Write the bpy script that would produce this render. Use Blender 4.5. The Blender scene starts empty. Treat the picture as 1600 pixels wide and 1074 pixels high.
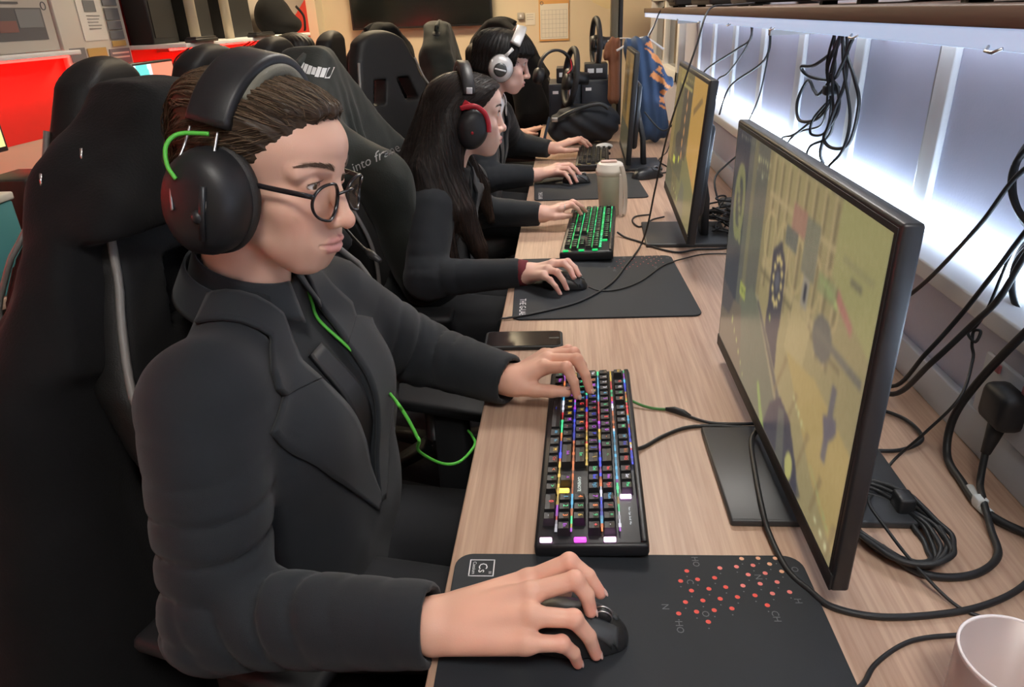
import bpy, bmesh, math, random
import numpy as np
from mathutils import Matrix, Vector
random.seed(7)
RNG = np.random.default_rng(11)
SC = bpy.context.scene
COL = SC.collection
ORG = {}
f32 = np.float32

# ---------------------------------------------------------------- materials
def mat(name, col=(.5, .5, .5), rough=.5, metal=0., emit=None, estr=0., bump=0., bscale=200., var=0., vscale=8., vcol=False,
        sss=0., sheen=0., coat=0., spec=.5, trans=0., alpha=1., stretch=None):
    m = bpy.data.materials.new(name); m.use_nodes = True
    nt = m.node_tree; b = nt.nodes['Principled BSDF']
    b.inputs['Base Color'].default_value = (*col, 1); b.inputs['Roughness'].default_value = rough
    b.inputs['Metallic'].default_value = metal; b.inputs['Specular IOR Level'].default_value = spec
    if trans: b.inputs['Transmission Weight'].default_value = trans
    if alpha < 1: b.inputs['Alpha'].default_value = alpha
    if coat: b.inputs['Coat Weight'].default_value = coat; b.inputs['Coat Roughness'].default_value = .15
    if sheen: b.inputs['Sheen Weight'].default_value = sheen; b.inputs['Sheen Roughness'].default_value = .5
    if sss:
        b.inputs['Subsurface Weight'].default_value = sss; b.inputs['Subsurface Radius'].default_value = (.9, .35, .2)
        b.inputs['Subsurface Scale'].default_value = .006
    L = nt.links.new
    tc = nt.nodes.new('ShaderNodeTexCoord'); src = tc.outputs['Object']
    if stretch:
        mp = nt.nodes.new('ShaderNodeMapping'); mp.inputs['Scale'].default_value = stretch; L(src, mp.inputs['Vector']); src = mp.outputs['Vector']
    colsock = None
    if vcol:
        a = nt.nodes.new('ShaderNodeVertexColor'); a.layer_name = 'Col'; colsock = a.outputs['Color']
    if var:
        n = nt.nodes.new('ShaderNodeTexNoise'); n.inputs['Scale'].default_value = vscale; n.inputs['Detail'].default_value = 5
        L(src, n.inputs['Vector'])
        mr = nt.nodes.new('ShaderNodeMapRange'); mr.inputs['To Min'].default_value = 1 - var; mr.inputs['To Max'].default_value = 1 + var
        mr.inputs['From Min'].default_value = .25; mr.inputs['From Max'].default_value = .75
        L(n.outputs['Fac'], mr.inputs['Value'])
        mx = nt.nodes.new('ShaderNodeVectorMath'); mx.operation = 'SCALE'
        if colsock: L(colsock, mx.inputs[0])
        else: mx.inputs[0].default_value = col
        L(mr.outputs['Result'], mx.inputs['Scale']); colsock = mx.outputs['Vector']
    if colsock: L(colsock, b.inputs['Base Color'])
    if emit is not None:
        b.inputs['Emission Color'].default_value = (*emit, 1); b.inputs['Emission Strength'].default_value = estr
        if vcol == 'emit': L(colsock, b.inputs['Emission Color']); nt.links.remove(b.inputs['Base Color'].links[0]); b.inputs['Base Color'].default_value = (.02, .02, .02, 1)
    if bump:
        n = nt.nodes.new('ShaderNodeTexNoise'); n.inputs['Scale'].default_value = bscale; n.inputs['Detail'].default_value = 4
        L(src, n.inputs['Vector'])
        bp = nt.nodes.new('ShaderNodeBump'); bp.inputs['Strength'].default_value = bump; bp.inputs['Distance'].default_value = .002
        L(n.outputs['Fac'], bp.inputs['Height']); L(bp.outputs['Normal'], b.inputs['Normal'])
    return m

# ---------------------------------------------------------------- objects
def props(o, label=None, cat=None, group=None, kind=None):
    if label: o['label'] = label
    if cat: o['category'] = cat
    if group: o['group'] = group
    if kind: o['kind'] = kind
    return o
def thing(name, label, cat, loc, group=None):
    o = bpy.data.objects.new(name, None); COL.objects.link(o); o.location = loc; o.empty_display_size = .05
    ORG[o.name] = np.array(loc, float)
    return props(o, label, cat, group)
def link_mesh(name, me, mats, parent=None, org=(0, 0, 0)):
    o = bpy.data.objects.new(name, me); COL.objects.link(o)
    for m in (mats if isinstance(mats, (list, tuple)) else [mats]): me.materials.append(m)
    if parent is not None: o.parent = parent; ORG[o.name] = ORG[parent.name]
    else: o.location = org; ORG[o.name] = np.array(org, float)
    return o
def np_mesh(name, V, F, smooth=True, cols=None, org=(0, 0, 0), midx=None):
    me = bpy.data.meshes.new(name); V = np.asarray(V, f32) - np.asarray(org, f32)
    F = np.asarray(F, np.int32); k = F.shape[1]
    me.vertices.add(len(V)); me.vertices.foreach_set('co', V.ravel())
    me.loops.add(F.size); me.loops.foreach_set('vertex_index', F.ravel())
    me.polygons.add(len(F)); me.polygons.foreach_set('loop_start', np.arange(0, F.size, k, dtype=np.int32))
    me.polygons.foreach_set('use_smooth', np.full(len(F), smooth))
    if midx is not None: me.polygons.foreach_set('material_index', np.asarray(midx, np.int32))
    if cols is not None:
        ca = me.color_attributes.new('Col', 'FLOAT_COLOR', 'POINT')
        c4 = np.ones((len(V), 4), f32); c4[:, :3] = cols; ca.data.foreach_set('color', c4.ravel())
    me.update(calc_edges=True); me.validate(); return me
def np_obj(name, V, F, mats, parent=None, org=(0, 0, 0), smooth=True, cols=None, midx=None):
    if parent is not None: org = ORG[parent.name]
    return link_mesh(name, np_mesh(name, V, F, smooth, cols, org, midx), mats, parent, org)

def R_(yaw=0, pitch=0, roll=0):
    y, p, r = map(math.radians, (yaw, pitch, roll))
    return (Matrix.Rotation(y, 3, 'Z') @ Matrix.Rotation(p, 3, 'Y') @ Matrix.Rotation(r, 3, 'X'))
def M4(loc=(0, 0, 0), yaw=0, pitch=0, roll=0, s=1):
    return Matrix.Translation(loc) @ R_(yaw, pitch, roll).to_4x4() @ Matrix.Scale(s, 4)
def npM(M): return np.array(M)
def xf(M, P): A = np.array(M); return np.asarray(P, float) @ A[:3, :3].T + A[:3, 3]

def catmull(pts, n=8, closed=False):
    P = np.asarray(pts, float); N = len(P)
    if N < 3: return P
    out = []
    rng = range(N) if closed else range(N - 1)
    for i in rng:
        if closed: p0, p1, p2, p3 = P[i - 1], P[i], P[(i + 1) % N], P[(i + 2) % N]
        else: p0, p1, p2, p3 = P[max(i - 1, 0)], P[i], P[i + 1], P[min(i + 2, N - 1)]
        for t in np.arange(n) / n:
            out.append(.5 * (2 * p1 + (p2 - p0) * t + (2 * p0 - 5 * p1 + 4 * p2 - p3) * t * t + (3 * p1 - p0 - 3 * p2 + p3) * t ** 3))
    if not closed: out.append(P[-1])
    return np.array(out)

class MB:
    def __init__(s, M=None): s.v = []; s.f = []; s.m = []; s.s = []; s.M = M
    def add(s, V, F, m=0, smooth=False, M=None):
        V = np.asarray(V, float)
        if M is not None: V = xf(M, V)
        if s.M is not None: V = xf(s.M, V)
        b = len(s.v); s.v.extend(V.tolist())
        for f in F: s.f.append([b + i for i in f]); s.m.append(m); s.s.append(smooth)
        return s
    def box(s, lo, hi, bev=0, seg=2, m=0, M=None, smooth=None):
        bm = bmesh.new(); bmesh.ops.create_cube(bm, size=1)
        lo = np.array(lo, float); hi = np.array(hi, float); c = (lo + hi) / 2; d = np.abs(hi - lo)
        for v in bm.verts: v.co = Vector((v.co[0] * d[0] + c[0], v.co[1] * d[1] + c[1], v.co[2] * d[2] + c[2]))
        if bev: bmesh.ops.bevel(bm, geom=bm.edges[:], offset=min(bev, d.min() * .49), segments=seg, profile=.5, affect='EDGES')
        return s.bm(bm, m, bool(bev) if smooth is None else smooth, M)
    def bm(s, bm, m=0, smooth=False, M=None):
        bm.verts.index_update(); V = [v.co[:] for v in bm.verts]; F = [[v.index for v in f.verts] for f in bm.faces]; bm.free()
        return s.add(V, F, m, smooth, M)
    def tube(s, path, r, n=8, closed=False, m=0, M=None, flat=None, up=None, smooth=True):
        """round (or flat=(a,b) elliptical / list) section swept along path"""
        P = np.asarray(path, float); N = len(P)
        T = np.roll(P, -1, 0) - np.roll(P, 1, 0)
        if not closed: T[0] = P[1] - P[0]; T[-1] = P[-1] - P[-2]
        T /= np.linalg.norm(T, axis=1)[:, None] + 1e-12
        u = np.array(up if up is not None else (0, 0, 1), float)
        if up is None and abs(T[0] @ u) > .9: u = np.array((1., 0, 0))
        a = np.linspace(0, 2 * np.pi, n, endpoint=False); V = []
        rr = np.broadcast_to(np.asarray(r, float), (N,))
        for i in range(N):
            if up is not None: u = np.array(up, float)
            x = u - T[i] * (u @ T[i]); x /= np.linalg.norm(x) + 1e-12; y = np.cross(T[i], x)
            if up is None: u = x
            fa, fb = flat if flat else (1, 1)
            V.append(P[i] + rr[i] * (np.cos(a)[:, None] * x * fa + np.sin(a)[:, None] * y * fb))
        V = np.concatenate(V); F = []
        for i in range(N if closed else N - 1):
            j = (i + 1) % N
            for q in range(n): F.append((i * n + q, i * n + (q + 1) % n, j * n + (q + 1) % n, j * n + q))
        if not closed: F.append(tuple(range(n))[::-1]); F.append(tuple((N - 1) * n + q for q in range(n)))
        return s.add(V, F, m, smooth, M)
    def strip(s, path, w, t, side, m=0, M=None, bevel=True, smooth=True):
        """rectangular section: width w along 'side' vectors, thickness t"""
        P = np.asarray(path, float); N = len(P); S = np.broadcast_to(np.asarray(side, float), P.shape)
        T = np.gradient(P, axis=0); T /= np.linalg.norm(T, axis=1)[:, None]
        Wd = np.broadcast_to(np.asarray(w, float), (N,)); Th = np.broadcast_to(np.asarray(t, float), (N,))
        sec = [(-.5, -.3), (-.42, -.5), (.42, -.5), (.5, -.3), (.5, .3), (.42, .5), (-.42, .5), (-.5, .3)]
        V = []
        for i in range(N):
            x = S[i] - T[i] * (S[i] @ T[i]); x /= np.linalg.norm(x); y = np.cross(T[i], x)
            for a, b in sec: V.append(P[i] + x * a * Wd[i] + y * b * Th[i])
        n = 8; F = []
        for i in range(N - 1):
            for q in range(n): F.append((i * n + q, i * n + (q + 1) % n, (i + 1) * n + (q + 1) % n, (i + 1) * n + q))
        F.append(tuple(range(n))[::-1]); F.append(tuple((N - 1) * n + q for q in range(n)))
        return s.add(V, F, m, smooth, M)
    def lathe(s, prof, n=24, m=0, M=None, smooth=True, caps=True):
        V = []; F = []
        for r, z in prof:
            for q in range(n): a = 2 * math.pi * q / n; V.append((r * math.cos(a), r * math.sin(a), z))
        for i in range(len(prof) - 1):
            for q in range(n): F.append((i * n + q, i * n + (q + 1) % n, (i + 1) * n + (q + 1) % n, (i + 1) * n + q))
        if caps:
            if prof[0][0] > 1e-5: F.append(tuple(range(n))[::-1])
            if prof[-1][0] > 1e-5: F.append(tuple((len(prof) - 1) * n + q for q in range(n)))
        return s.add(V, F, m, smooth, M)
    def prism(s, poly, z0, z1, m=0, M=None, smooth=False, bev=0):
        bm = bmesh.new(); vs = [bm.verts.new((x, y, z0)) for x, y in poly]; f = bm.faces.new(vs)
        r = bmesh.ops.extrude_face_region(bm, geom=[f])
        for e in r['geom']:
            if isinstance(e, bmesh.types.BMVert): e.co.z = z1
        bmesh.ops.recalc_face_normals(bm, faces=bm.faces[:])
        if bev:
            ed = [e for e in bm.edges if abs(e.verts[0].co.z - e.verts[1].co.z) < 1e-9]
            bmesh.ops.bevel(bm, geom=ed, offset=bev, segments=2, profile=.5, affect='EDGES')
        return s.bm(bm, m, smooth, M)
    def ball(s, c, r, n=16, m=0, M=None):
        bm = bmesh.new(); bmesh.ops.create_uvsphere(bm, u_segments=n, v_segments=max(8, n * 2 // 3), radius=1)
        r = np.broadcast_to(np.asarray(r, float), (3,))
        for v in bm.verts: v.co = Vector((v.co[0] * r[0] + c[0], v.co[1] * r[1] + c[1], v.co[2] * r[2] + c[2]))
        return s.bm(bm, m, True, M)
    def build(s, name, mats, parent=None, org=None):
        if parent is not None: org = ORG[parent.name]
        elif org is None:
            a = np.array(s.v); org = np.array([(a[:, 0].min() + a[:, 0].max()) / 2, (a[:, 1].min() + a[:, 1].max()) / 2, a[:, 2].min()])
        me = bpy.data.meshes.new(name); me.from_pydata((np.array(s.v) - np.asarray(org, float)).tolist(), [], s.f)
        me.polygons.foreach_set('material_index', s.m); me.polygons.foreach_set('use_smooth', s.s); me.update()
        bm = bmesh.new(); bm.from_mesh(me); bmesh.ops.recalc_face_normals(bm, faces=bm.faces[:]); bm.to_mesh(me); bm.free()
        return link_mesh(name, me, mats, parent, org)
def rrect(w, h, r, n=6, cx=0, cy=0):
    out = []
    for sx, sy, a0 in ((1, 1, 0), (-1, 1, 90), (-1, -1, 180), (1, -1, 270)):
        for i in range(n + 1):
            a = math.radians(a0 + 90 * i / n); out.append((cx + sx * (w / 2 - r) + r * math.cos(a), cy + sy * (h / 2 - r) + r * math.sin(a)))
    return out

_TX = {}
def text_geo(t, size=1., align='CENTER'):
    """flat letter shapes -> (verts Nx3, faces), centred on the baseline box"""
    key = (t, align)
    if key not in _TX:
        cu = bpy.data.curves.new('lettering', 'FONT'); cu.body = t; cu.size = 1; cu.align_x = align; cu.align_y = 'CENTER'; cu.resolution_u = 2
        o = bpy.data.objects.new('lettering', cu); COL.objects.link(o)
        dg = bpy.context.evaluated_depsgraph_get(); dg.update()
        me = bpy.data.meshes.new_from_object(o.evaluated_get(dg), depsgraph=dg)
        _TX[key] = ([v.co[:] for v in me.vertices], [tuple(p.vertices) for p in me.polygons])
        bpy.data.objects.remove(o); bpy.data.curves.remove(cu); bpy.data.meshes.remove(me)
    V, F = _TX[key]
    return (np.array(V, float).reshape(-1, 3) * size if len(V) else np.zeros((0, 3))), F

# ---------------------------------------------------------------- implicit surfaces
def A(*a): return np.array(a, f32)
def smin(a, b, k):
    h = np.clip(.5 + .5 * (b - a) / k, 0, 1); return b * (1 - h) + a * h - k * h * (1 - h)
def smax(a, b, k): return -smin(-a, -b, k)
def ell(P, c, r):
    q = P - A(*c); r = A(*r); k0 = np.linalg.norm(q / r, axis=1); k1 = np.linalg.norm(q / (r * r), axis=1) + 1e-9
    return k0 * (k0 - 1) / k1
def sph(P, c, r): return np.linalg.norm(P - A(*c), axis=1) - f32(r)
def rc(P, a, b, r0, r1=None):
    a = A(*a); b = A(*b); r1 = r0 if r1 is None else r1; ab = b - a
    t = np.clip(((P - a) @ ab) / (ab @ ab), 0, 1); return np.linalg.norm(P - a - t[:, None] * ab, axis=1) - (r0 + (r1 - r0) * t).astype(f32)
def chain(P, pts, rad, k=0):
    d = None
    for i in range(len(pts) - 1):
        e = rc(P, pts[i], pts[i + 1], rad[i], rad[i + 1]); d = e if d is None else (smin(d, e, k) if k else np.minimum(d, e))
    return d
def bx(P, c, h, r=.0, M=None):
    q = P - A(*c)
    if M is not None: q = q @ np.array(M, f32)
    q = np.abs(q) - A(*h) + f32(r)
    return np.linalg.norm(np.maximum(q, 0), axis=1) + np.minimum(q.max(1), 0) - f32(r)
def sstep(x, a, b): t = np.clip((x - a) / (b - a), 0, 1); return t * t * (3 - 2 * t)
def noise(P, s, seed=0):
    r = np.random.default_rng(seed); o = np.zeros(len(P), f32)
    for i in range(5):
        d = r.normal(size=3); d *= s * (.6 + .25 * i) / np.linalg.norm(d); o += np.sin(P @ d.astype(f32) + f32(r.uniform(0, 6.28)) + np.sin(P @ (d[[1, 2, 0]] * .7).astype(f32)) * 1.2)
    return o / 5

def polygonize(f, lo, hi, h, slack=1.0):
    lo = np.array(lo, float); hi = np.array(hi, float); B = 4
    nb = np.ceil((hi - lo) / (h * B)).astype(int); n = nb * B
    H = h * B
    g = [lo[i] + (np.arange(nb[i]) + .5) * H - .5 * h for i in range(3)]
    X, Y, Z = np.meshgrid(*g, indexing='ij'); Pc = np.stack([X.ravel(), Y.ravel(), Z.ravel()], 1).astype(f32)
    Vc = f(Pc).reshape(nb)
    near = np.abs(Vc) < H * 1.05 * slack + .002
    V = np.repeat(np.repeat(np.repeat(np.where(Vc < 0, -1., 1.).astype(f32) * .05, B, 0), B, 1), B, 2)
    bi = np.argwhere(near); off = np.stack(np.meshgrid(*[np.arange(B)] * 3, indexing='ij'), -1).reshape(-1, 3)
    for s0 in range(0, len(bi), 12000):
        idx = (bi[s0:s0 + 12000, None, :] * B + off[None]).reshape(-1, 3)
        V[idx[:, 0], idx[:, 1], idx[:, 2]] = f((lo + idx * h).astype(f32))
    S = V < 0
    c = lambda a, i, j, k: a[i:n[0] - 1 + i, j:n[1] - 1 + j, k:n[2] - 1 + k]
    cnt = sum(c(S, i, j, k).astype(np.int8) for i in (0, 1) for j in (0, 1) for k in (0, 1))
    act = (cnt > 0) & (cnt < 8); ci = np.argwhere(act)
    vid = np.full(act.shape, -1, np.int32); vid[act] = np.arange(len(ci))
    acc = np.zeros((len(ci), 3), f32); w = np.zeros(len(ci), f32)
    cor = [(i, j, k) for i in (0, 1) for j in (0, 1) for k in (0, 1)]
    val = {q: V[ci[:, 0] + q[0], ci[:, 1] + q[1], ci[:, 2] + q[2]] for q in cor}
    for q in cor:
        for ax in range(3):
            if q[ax] == 0:
                q2 = list(q); q2[ax] = 1; a = val[q]; b = val[tuple(q2)]; m = (a < 0) != (b < 0)
                t = np.where(m, a / np.where(m, a - b, 1), 0); p = np.tile(np.array(q, f32), (len(ci), 1)); p[:, ax] += t
                acc += np.where(m[:, None], p, 0); w += m
    P = lo + (ci + acc / w[:, None]) * h
    F = []
    for ax in range(3):
        o = [0, 0, 0]; o[ax] = 1; u, v = [(1, 2), (2, 0), (0, 1)][ax]
        sl0 = [slice(None)] * 3; sl1 = [slice(None)] * 3
        sl0[ax] = slice(0, n[ax] - 1); sl1[ax] = slice(1, n[ax])
        s0 = S[tuple(sl0)]; s1 = S[tuple(sl1)]; e = np.argwhere(s0 != s1)
        ok = (e[:, u] > 0) & (e[:, v] > 0) & (e[:, u] < n[u] - 1) & (e[:, v] < n[v] - 1); e = e[ok]
        def cell(du, dv): q = e.copy(); q[:, u] += du; q[:, v] += dv; return vid[q[:, 0], q[:, 1], q[:, 2]]
        quad = np.stack([cell(-1, -1), cell(0, -1), cell(0, 0), cell(-1, 0)], 1)
        flip = ~s0[e[:, 0], e[:, 1], e[:, 2]]; quad[flip] = quad[flip][:, ::-1]; F.append(quad)
    F = np.concatenate(F); F = F[(F >= 0).all(1)]
    return P.astype(f32), F
def grad(f, P, e=.0008):
    g = np.stack([f(P + A(*d)) - f(P - A(*d)) for d in ((e, 0, 0), (0, e, 0), (0, 0, e))], 1); return g / (np.linalg.norm(g, axis=1)[:, None] + 1e-9)
def snap(f, P, off=0., it=4):
    for _ in range(it): P = P - grad(f, P) * (f(P) - off)[:, None] * .9
    return P
def march(f, O, d, L=.6, it=60):
    """move points O along d until the surface f=0"""
    t = np.zeros(len(O), f32); d = A(*d); d /= np.linalg.norm(d)
    for _ in range(it): t += np.clip(f((O + t[:, None] * d).astype(f32)), -.02, .05) * .8
    return O + t[:, None] * d
def sdf_obj(name, f, lo, hi, h, mats, parent=None, cols=None, slack=1., org=None):
    V, F = polygonize(f, lo, hi, h, slack)
    if parent is None and org is None: org = ((V.min(0) + V.max(0)) / 2 * A(1, 1, 0) + A(0, 0, V[:, 2].min())).tolist()
    return np_obj(name, V, F, mats, parent, org or (0, 0, 0), True, cols(V) if cols else None)
def patch(name, f, grid, d, off, th, mats, parent, near=False):
    """cloth flap: grid (n,m,3) of start points marched on to f along d, then thickened"""
    n, m, _ = grid.shape; G0 = grid.reshape(-1, 3).astype(f32); P = snap(f, G0, 0., 25) if near else march(f, G0, d, it=160); dn = A(*d) / np.linalg.norm(A(*d))
    bad = (np.abs(f(P.astype(f32))) > .004) | (((P - G0) @ dn) > .7)
    if near: bad[:] = False
    P[bad] = (G0 + dn * f32(np.median(((P - G0) @ dn)[~bad]) if (~bad).any() else .25))[bad]; P[bad] = snap(f, P[bad].astype(f32), 0., 12); N = grad(f, P.astype(f32), .006)
    T = P + N * (off + th); Bt = P + N * (off - .002); V = np.concatenate([T, Bt]); F = []
    I = np.arange(n * m).reshape(n, m)
    q = np.stack([I[:-1, :-1], I[1:, :-1], I[1:, 1:], I[:-1, 1:]], -1).reshape(-1, 4); F.append(q); F.append(q[:, ::-1] + n * m)
    for a in (I[0], I[-1][::-1], I[:, 0][::-1], I[:, -1]):
        F.append(np.stack([a[:-1], a[1:], a[1:] + n * m, a[:-1] + n * m], 1))
    return np_obj(name, V, np.concatenate(F), mats, parent)
def ruled(a, b, n, m):
    """(n,m,3) grid between polylines a and b (same number of control points)"""
    a = np.asarray(a, float); b = np.asarray(b, float); t = np.linspace(0, len(a) - 1, n)
    ip = lambda p: np.stack([np.interp(t, np.arange(len(p)), p[:, i]) for i in range(3)], 1)
    pa, pb = ip(a), ip(b); s = np.linspace(0, 1, m)[None, :, None]; return pa[:, None] * (1 - s) + pb[:, None] * s
# ================================================================ the room
def wood_mat(name, c0, c1, sc, rough=.42, dirv=(1, 1, 1)):
    m = bpy.data.materials.new(name); m.use_nodes = True; nt = m.node_tree; b = nt.nodes['Principled BSDF']; L = nt.links.new; N = nt.nodes.new
    tc = N('ShaderNodeTexCoord'); mp = N('ShaderNodeMapping'); mp.inputs['Scale'].default_value = sc; L(tc.outputs['Object'], mp.inputs['Vector'])
    n1 = N('ShaderNodeTexNoise'); n1.inputs['Scale'].default_value = 1; n1.inputs['Detail'].default_value = 6; n1.inputs['Roughness'].default_value = .65; n1.inputs['Distortion'].default_value = .6
    L(mp.outputs['Vector'], n1.inputs['Vector'])
    mp2 = N('ShaderNodeMapping'); mp2.inputs['Scale'].default_value = [q * 4.5 if q > 8 else q * 1.6 for q in sc]; L(tc.outputs['Object'], mp2.inputs['Vector'])
    n2 = N('ShaderNodeTexNoise'); n2.inputs['Scale'].default_value = 1; n2.inputs['Detail'].default_value = 3; L(mp2.outputs['Vector'], n2.inputs['Vector'])
    ad = N('ShaderNodeMath'); ad.operation = 'MULTIPLY_ADD'; ad.inputs[1].default_value = .45; L(n2.outputs['Fac'], ad.inputs[0])
    ml = N('ShaderNodeMath'); ml.operation = 'MULTIPLY'; ml.inputs[1].default_value = .6; L(n1.outputs['Fac'], ml.inputs[0]); L(ml.outputs[0], ad.inputs[2])
    cr = N('ShaderNodeValToRGB'); cr.color_ramp.elements[0].position = .36; cr.color_ramp.elements[0].color = (*c0, 1); cr.color_ramp.elements[1].position = .66; cr.color_ramp.elements[1].color = (*c1, 1)
    L(ad.outputs[0], cr.inputs['Fac']); L(cr.outputs['Color'], b.inputs['Base Color']); b.inputs['Roughness'].default_value = rough; b.inputs['Specular IOR Level'].default_value = .4
    bp = N('ShaderNodeBump'); bp.inputs['Strength'].default_value = .08; bp.inputs['Distance'].default_value = .001; L(ad.outputs[0], bp.inputs['Height']); L(bp.outputs['Normal'], b.inputs['Normal'])
    return m
M_oak = wood_mat('oak_laminate', (.40, .25, .175), (.60, .42, .31), (42, 2.6, 42))
M_shelfw = wood_mat('brown_shelf_board', (.13, .085, .065), (.20, .135, .105), (30, 2, 30), .5)
M_white = mat('white_paint', (.78, .79, .80), .55, bump=.05, bscale=80)
M_panel = mat('lilac_grey_panel', (.56, .58, .72), .6, bump=.18, bscale=160, var=.03)
M_sillw = mat('grey_sill_paint', (.60, .65, .72), .5)
M_cream = mat('cream_wall_paint', (.66, .56, .40), .75, bump=.08, bscale=90, var=.04, vscale=2)
M_greyw = mat('grey_wall_paint', (.42, .37, .32), .75, bump=.08, bscale=90)
M_redw = mat('red_glow_wall_paint', (.72, .035, .022), .65, bump=.08, bscale=90)  # red strip light on the cream wall is put into this colour
M_carpet = mat('dark_carpet', (.03, .03, .035), .95, bump=.6, bscale=400, var=.25, vscale=60)
M_ceil = mat('ceiling_tile', (.75, .73, .70), .9, bump=.1, bscale=60)
M_black = mat('black_plastic', (.017, .018, .02), .42, bump=.05, bscale=900)
M_blackm = mat('matte_black_plastic', (.014, .015, .017), .6, bump=.1, bscale=600)
M_metal = mat('brushed_steel', (.55, .55, .56), .35, 1.)
M_dmetal = mat('dark_grey_metal', (.05, .055, .06), .4, .6)
M_led = mat('cool_white_led', (.8, .85, .9), .4, emit=(.66, .82, 1.), estr=16.)
M_shelflip = mat('glowing_shelf_lip', (.7, .75, .8), .5, emit=(.50, .68, 1.), estr=.45)  # shelf lip emits a faint blue white of its own
M_redled = mat('red_led', (.8, .1, .1), .4, emit=(1., .008, .006), estr=22.)
M_lamp = mat('lamp_diffuser', (.9, .9, .9), .5, emit=(1., .95, .88), estr=20.)
M_lampw = mat('warm_lamp_diffuser', (.9, .85, .7), .5, emit=(1., .80, .52), estr=26.)
def struct(name, mb, m, label=None):
    o = mb.build(name, m); o['kind'] = 'structure'
    if label: o['label'] = label
    return o
XW, XL, YF, YB, ZC = .70, -2.1, 6.4, -2.2, 2.6
struct('floor', MB().box((XL - .1, YB - .1, -.05), (1.0, YF + .1, 0)), M_carpet, 'dark carpeted floor under the desks')
struct('ceiling', MB().box((XL - .1, YB - .1, ZC), (1.0, YF + .1, ZC + .05)), M_ceil, 'pale ceiling over the room')
struct('wall_back', MB().box((XL - .1, YB - .1, 0), (1.0, YB, ZC)), M_cream, 'cream wall behind the camera')
struct('wall_far', MB().box((XL - .1, YF, 0), (1.0, YF + .1, ZC)), M_cream, 'cream far wall carrying the television')
# right wall: solid below the sill, panelled between sill and shelf, window far away
w = MB(); w.box((.612, YB, 0), (.80, 4.15, .93)); w.box((.70, 4.15, 0), (.80, YF, .93)); w.box((XW, YB, .93), (.80, 4.62, ZC)); w.box((XW, 6.2, .93), (.80, YF, ZC)); w.box((XW, 4.62, 1.45), (.80, 6.2, ZC))
struct('wall_right', w, M_panel, 'lilac grey panelled wall behind the desks')
struct('trim_1', MB().box((.598, -.6, .74), (.612, 4.15, .802), .003), M_sillw, 'grey cable trunking along the back of the desk')
s = MB(); s.box((.592, YB, .927), (XW, 4.15, .957), .004); struct('trim_2', s, M_white, 'white window sill above the desk')
for i, y in enumerate((.18, .62, 1.06, 1.47, 1.89, 2.35, 2.80, 3.27, 3.72, 4.12)):
    struct('trim_%d' % (3 + i), MB().box((XW - .014, y - .062, .957), (XW, y - .006, 1.33), .003), M_white, 'white upright batten between the wall panels')
    struct('trim_%d' % (23 + i), MB().box((XW - .007, y, .957), (XW - .0005, y + .012, 1.33), .001), M_metal, 'thin metal strip beside a wall batten')
led = MB().box((XW - .022, -.5, .9575), (XW - .001, 4.13, .972), .002).build('led_strip', M_led); props(led, 'glowing white light strip lying along the window sill', 'light strip')
# window in the far part of the right wall
win = thing('window_1', None, None, (XW, 5.4, .93)); win['kind'] = 'structure'
fm = MB()
for lo, hi in (((.66, 4.62, .93), (.74, 6.2, .99)), ((.66, 4.62, 1.39), (.74, 6.2, 1.45)), ((.66, 4.62, .93), (.74, 4.70, 1.45)), ((.66, 6.12, .93), (.74, 6.2, 1.45)), ((.67, 5.36, .93), (.73, 5.42, 1.45))): fm.box(lo, hi, .004)
fm.build('window_frame', M_white, win); MB().box((.705, 4.68, .97), (.712, 6.14, 1.42)).build('window_pane', mat('night_glass', (.01, .012, .015), .05, spec=.8), win)
bl = MB()
for k in range(12): bl.box((.725, 4.7, 1.0 + k * .034), (.738, 6.12, 1.012 + k * .034))
bl.build('window_blind', mat('dark_blind_slat', (.05, .055, .06), .5), win)
MB().box((.80, 4.5, .9), (.82, 6.3, 1.5)).build('window_reveal', M_blackm, win)
# left wall: grey above, red strip glow painted in below, slanting mural edge
struct('wall_left', MB().box((XL - .1, YB, 0), (XL, YF, ZC)), M_greyw, 'grey left wall with red glow painted into its lower part')
g = MB(); P = [(YB, 0), (5.2, 0), (5.2, 1.283), (2.86, 1.283), (YB, 1.283)]
g.add([(XL + .003, a, b) for a, b in [(YB, .97), (5.62, .97), (5.62, 1.283), (YB, 1.283)]], [(0, 1, 2, 3)])
g.add([(XL + .003, a, b) for a, b in [(2.84, 1.283), (3.6, 1.283), (3.6, 1.9), (3.25, 1.9)]], [(0, 1, 2, 3)])
g.add([(XL + .003, a, b) for a, b in [(5.62, .97), (6.4, .97), (6.4, 1.55), (6.30, 1.55), (5.66, 1.283)]], [(0, 1, 2, 3, 4)])
g2 = MB().add([(XL + .002, a, b) for a, b in [(YB, .09), (6.4, .09), (6.4, .97), (YB, .97)]], [(0, 1, 2, 3)]); struct('trim_42', g2, M_cream, 'cream lower part of the left wall')
struct('trim_40', g, M_redw, 'band of red glow painted on the left wall, with slanting edges')
struct('baseboard_left', MB().box((XL, YB, 0), (XL + .015, YF, .09)), M_white); struct('baseboard_far', MB().box((XL, YF - .015, 0), (.7, YF, .09)), M_white)
struct('trim_41', MB().box((-2.1, 6.22, 0), (-2.02, 6.4, ZC)), mat('lit_cream_paint', (.76, .68, .5), .7), 'cream corner pier by the left wall, light painted on its face')  # light on the pier face put into a paler cream
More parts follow.
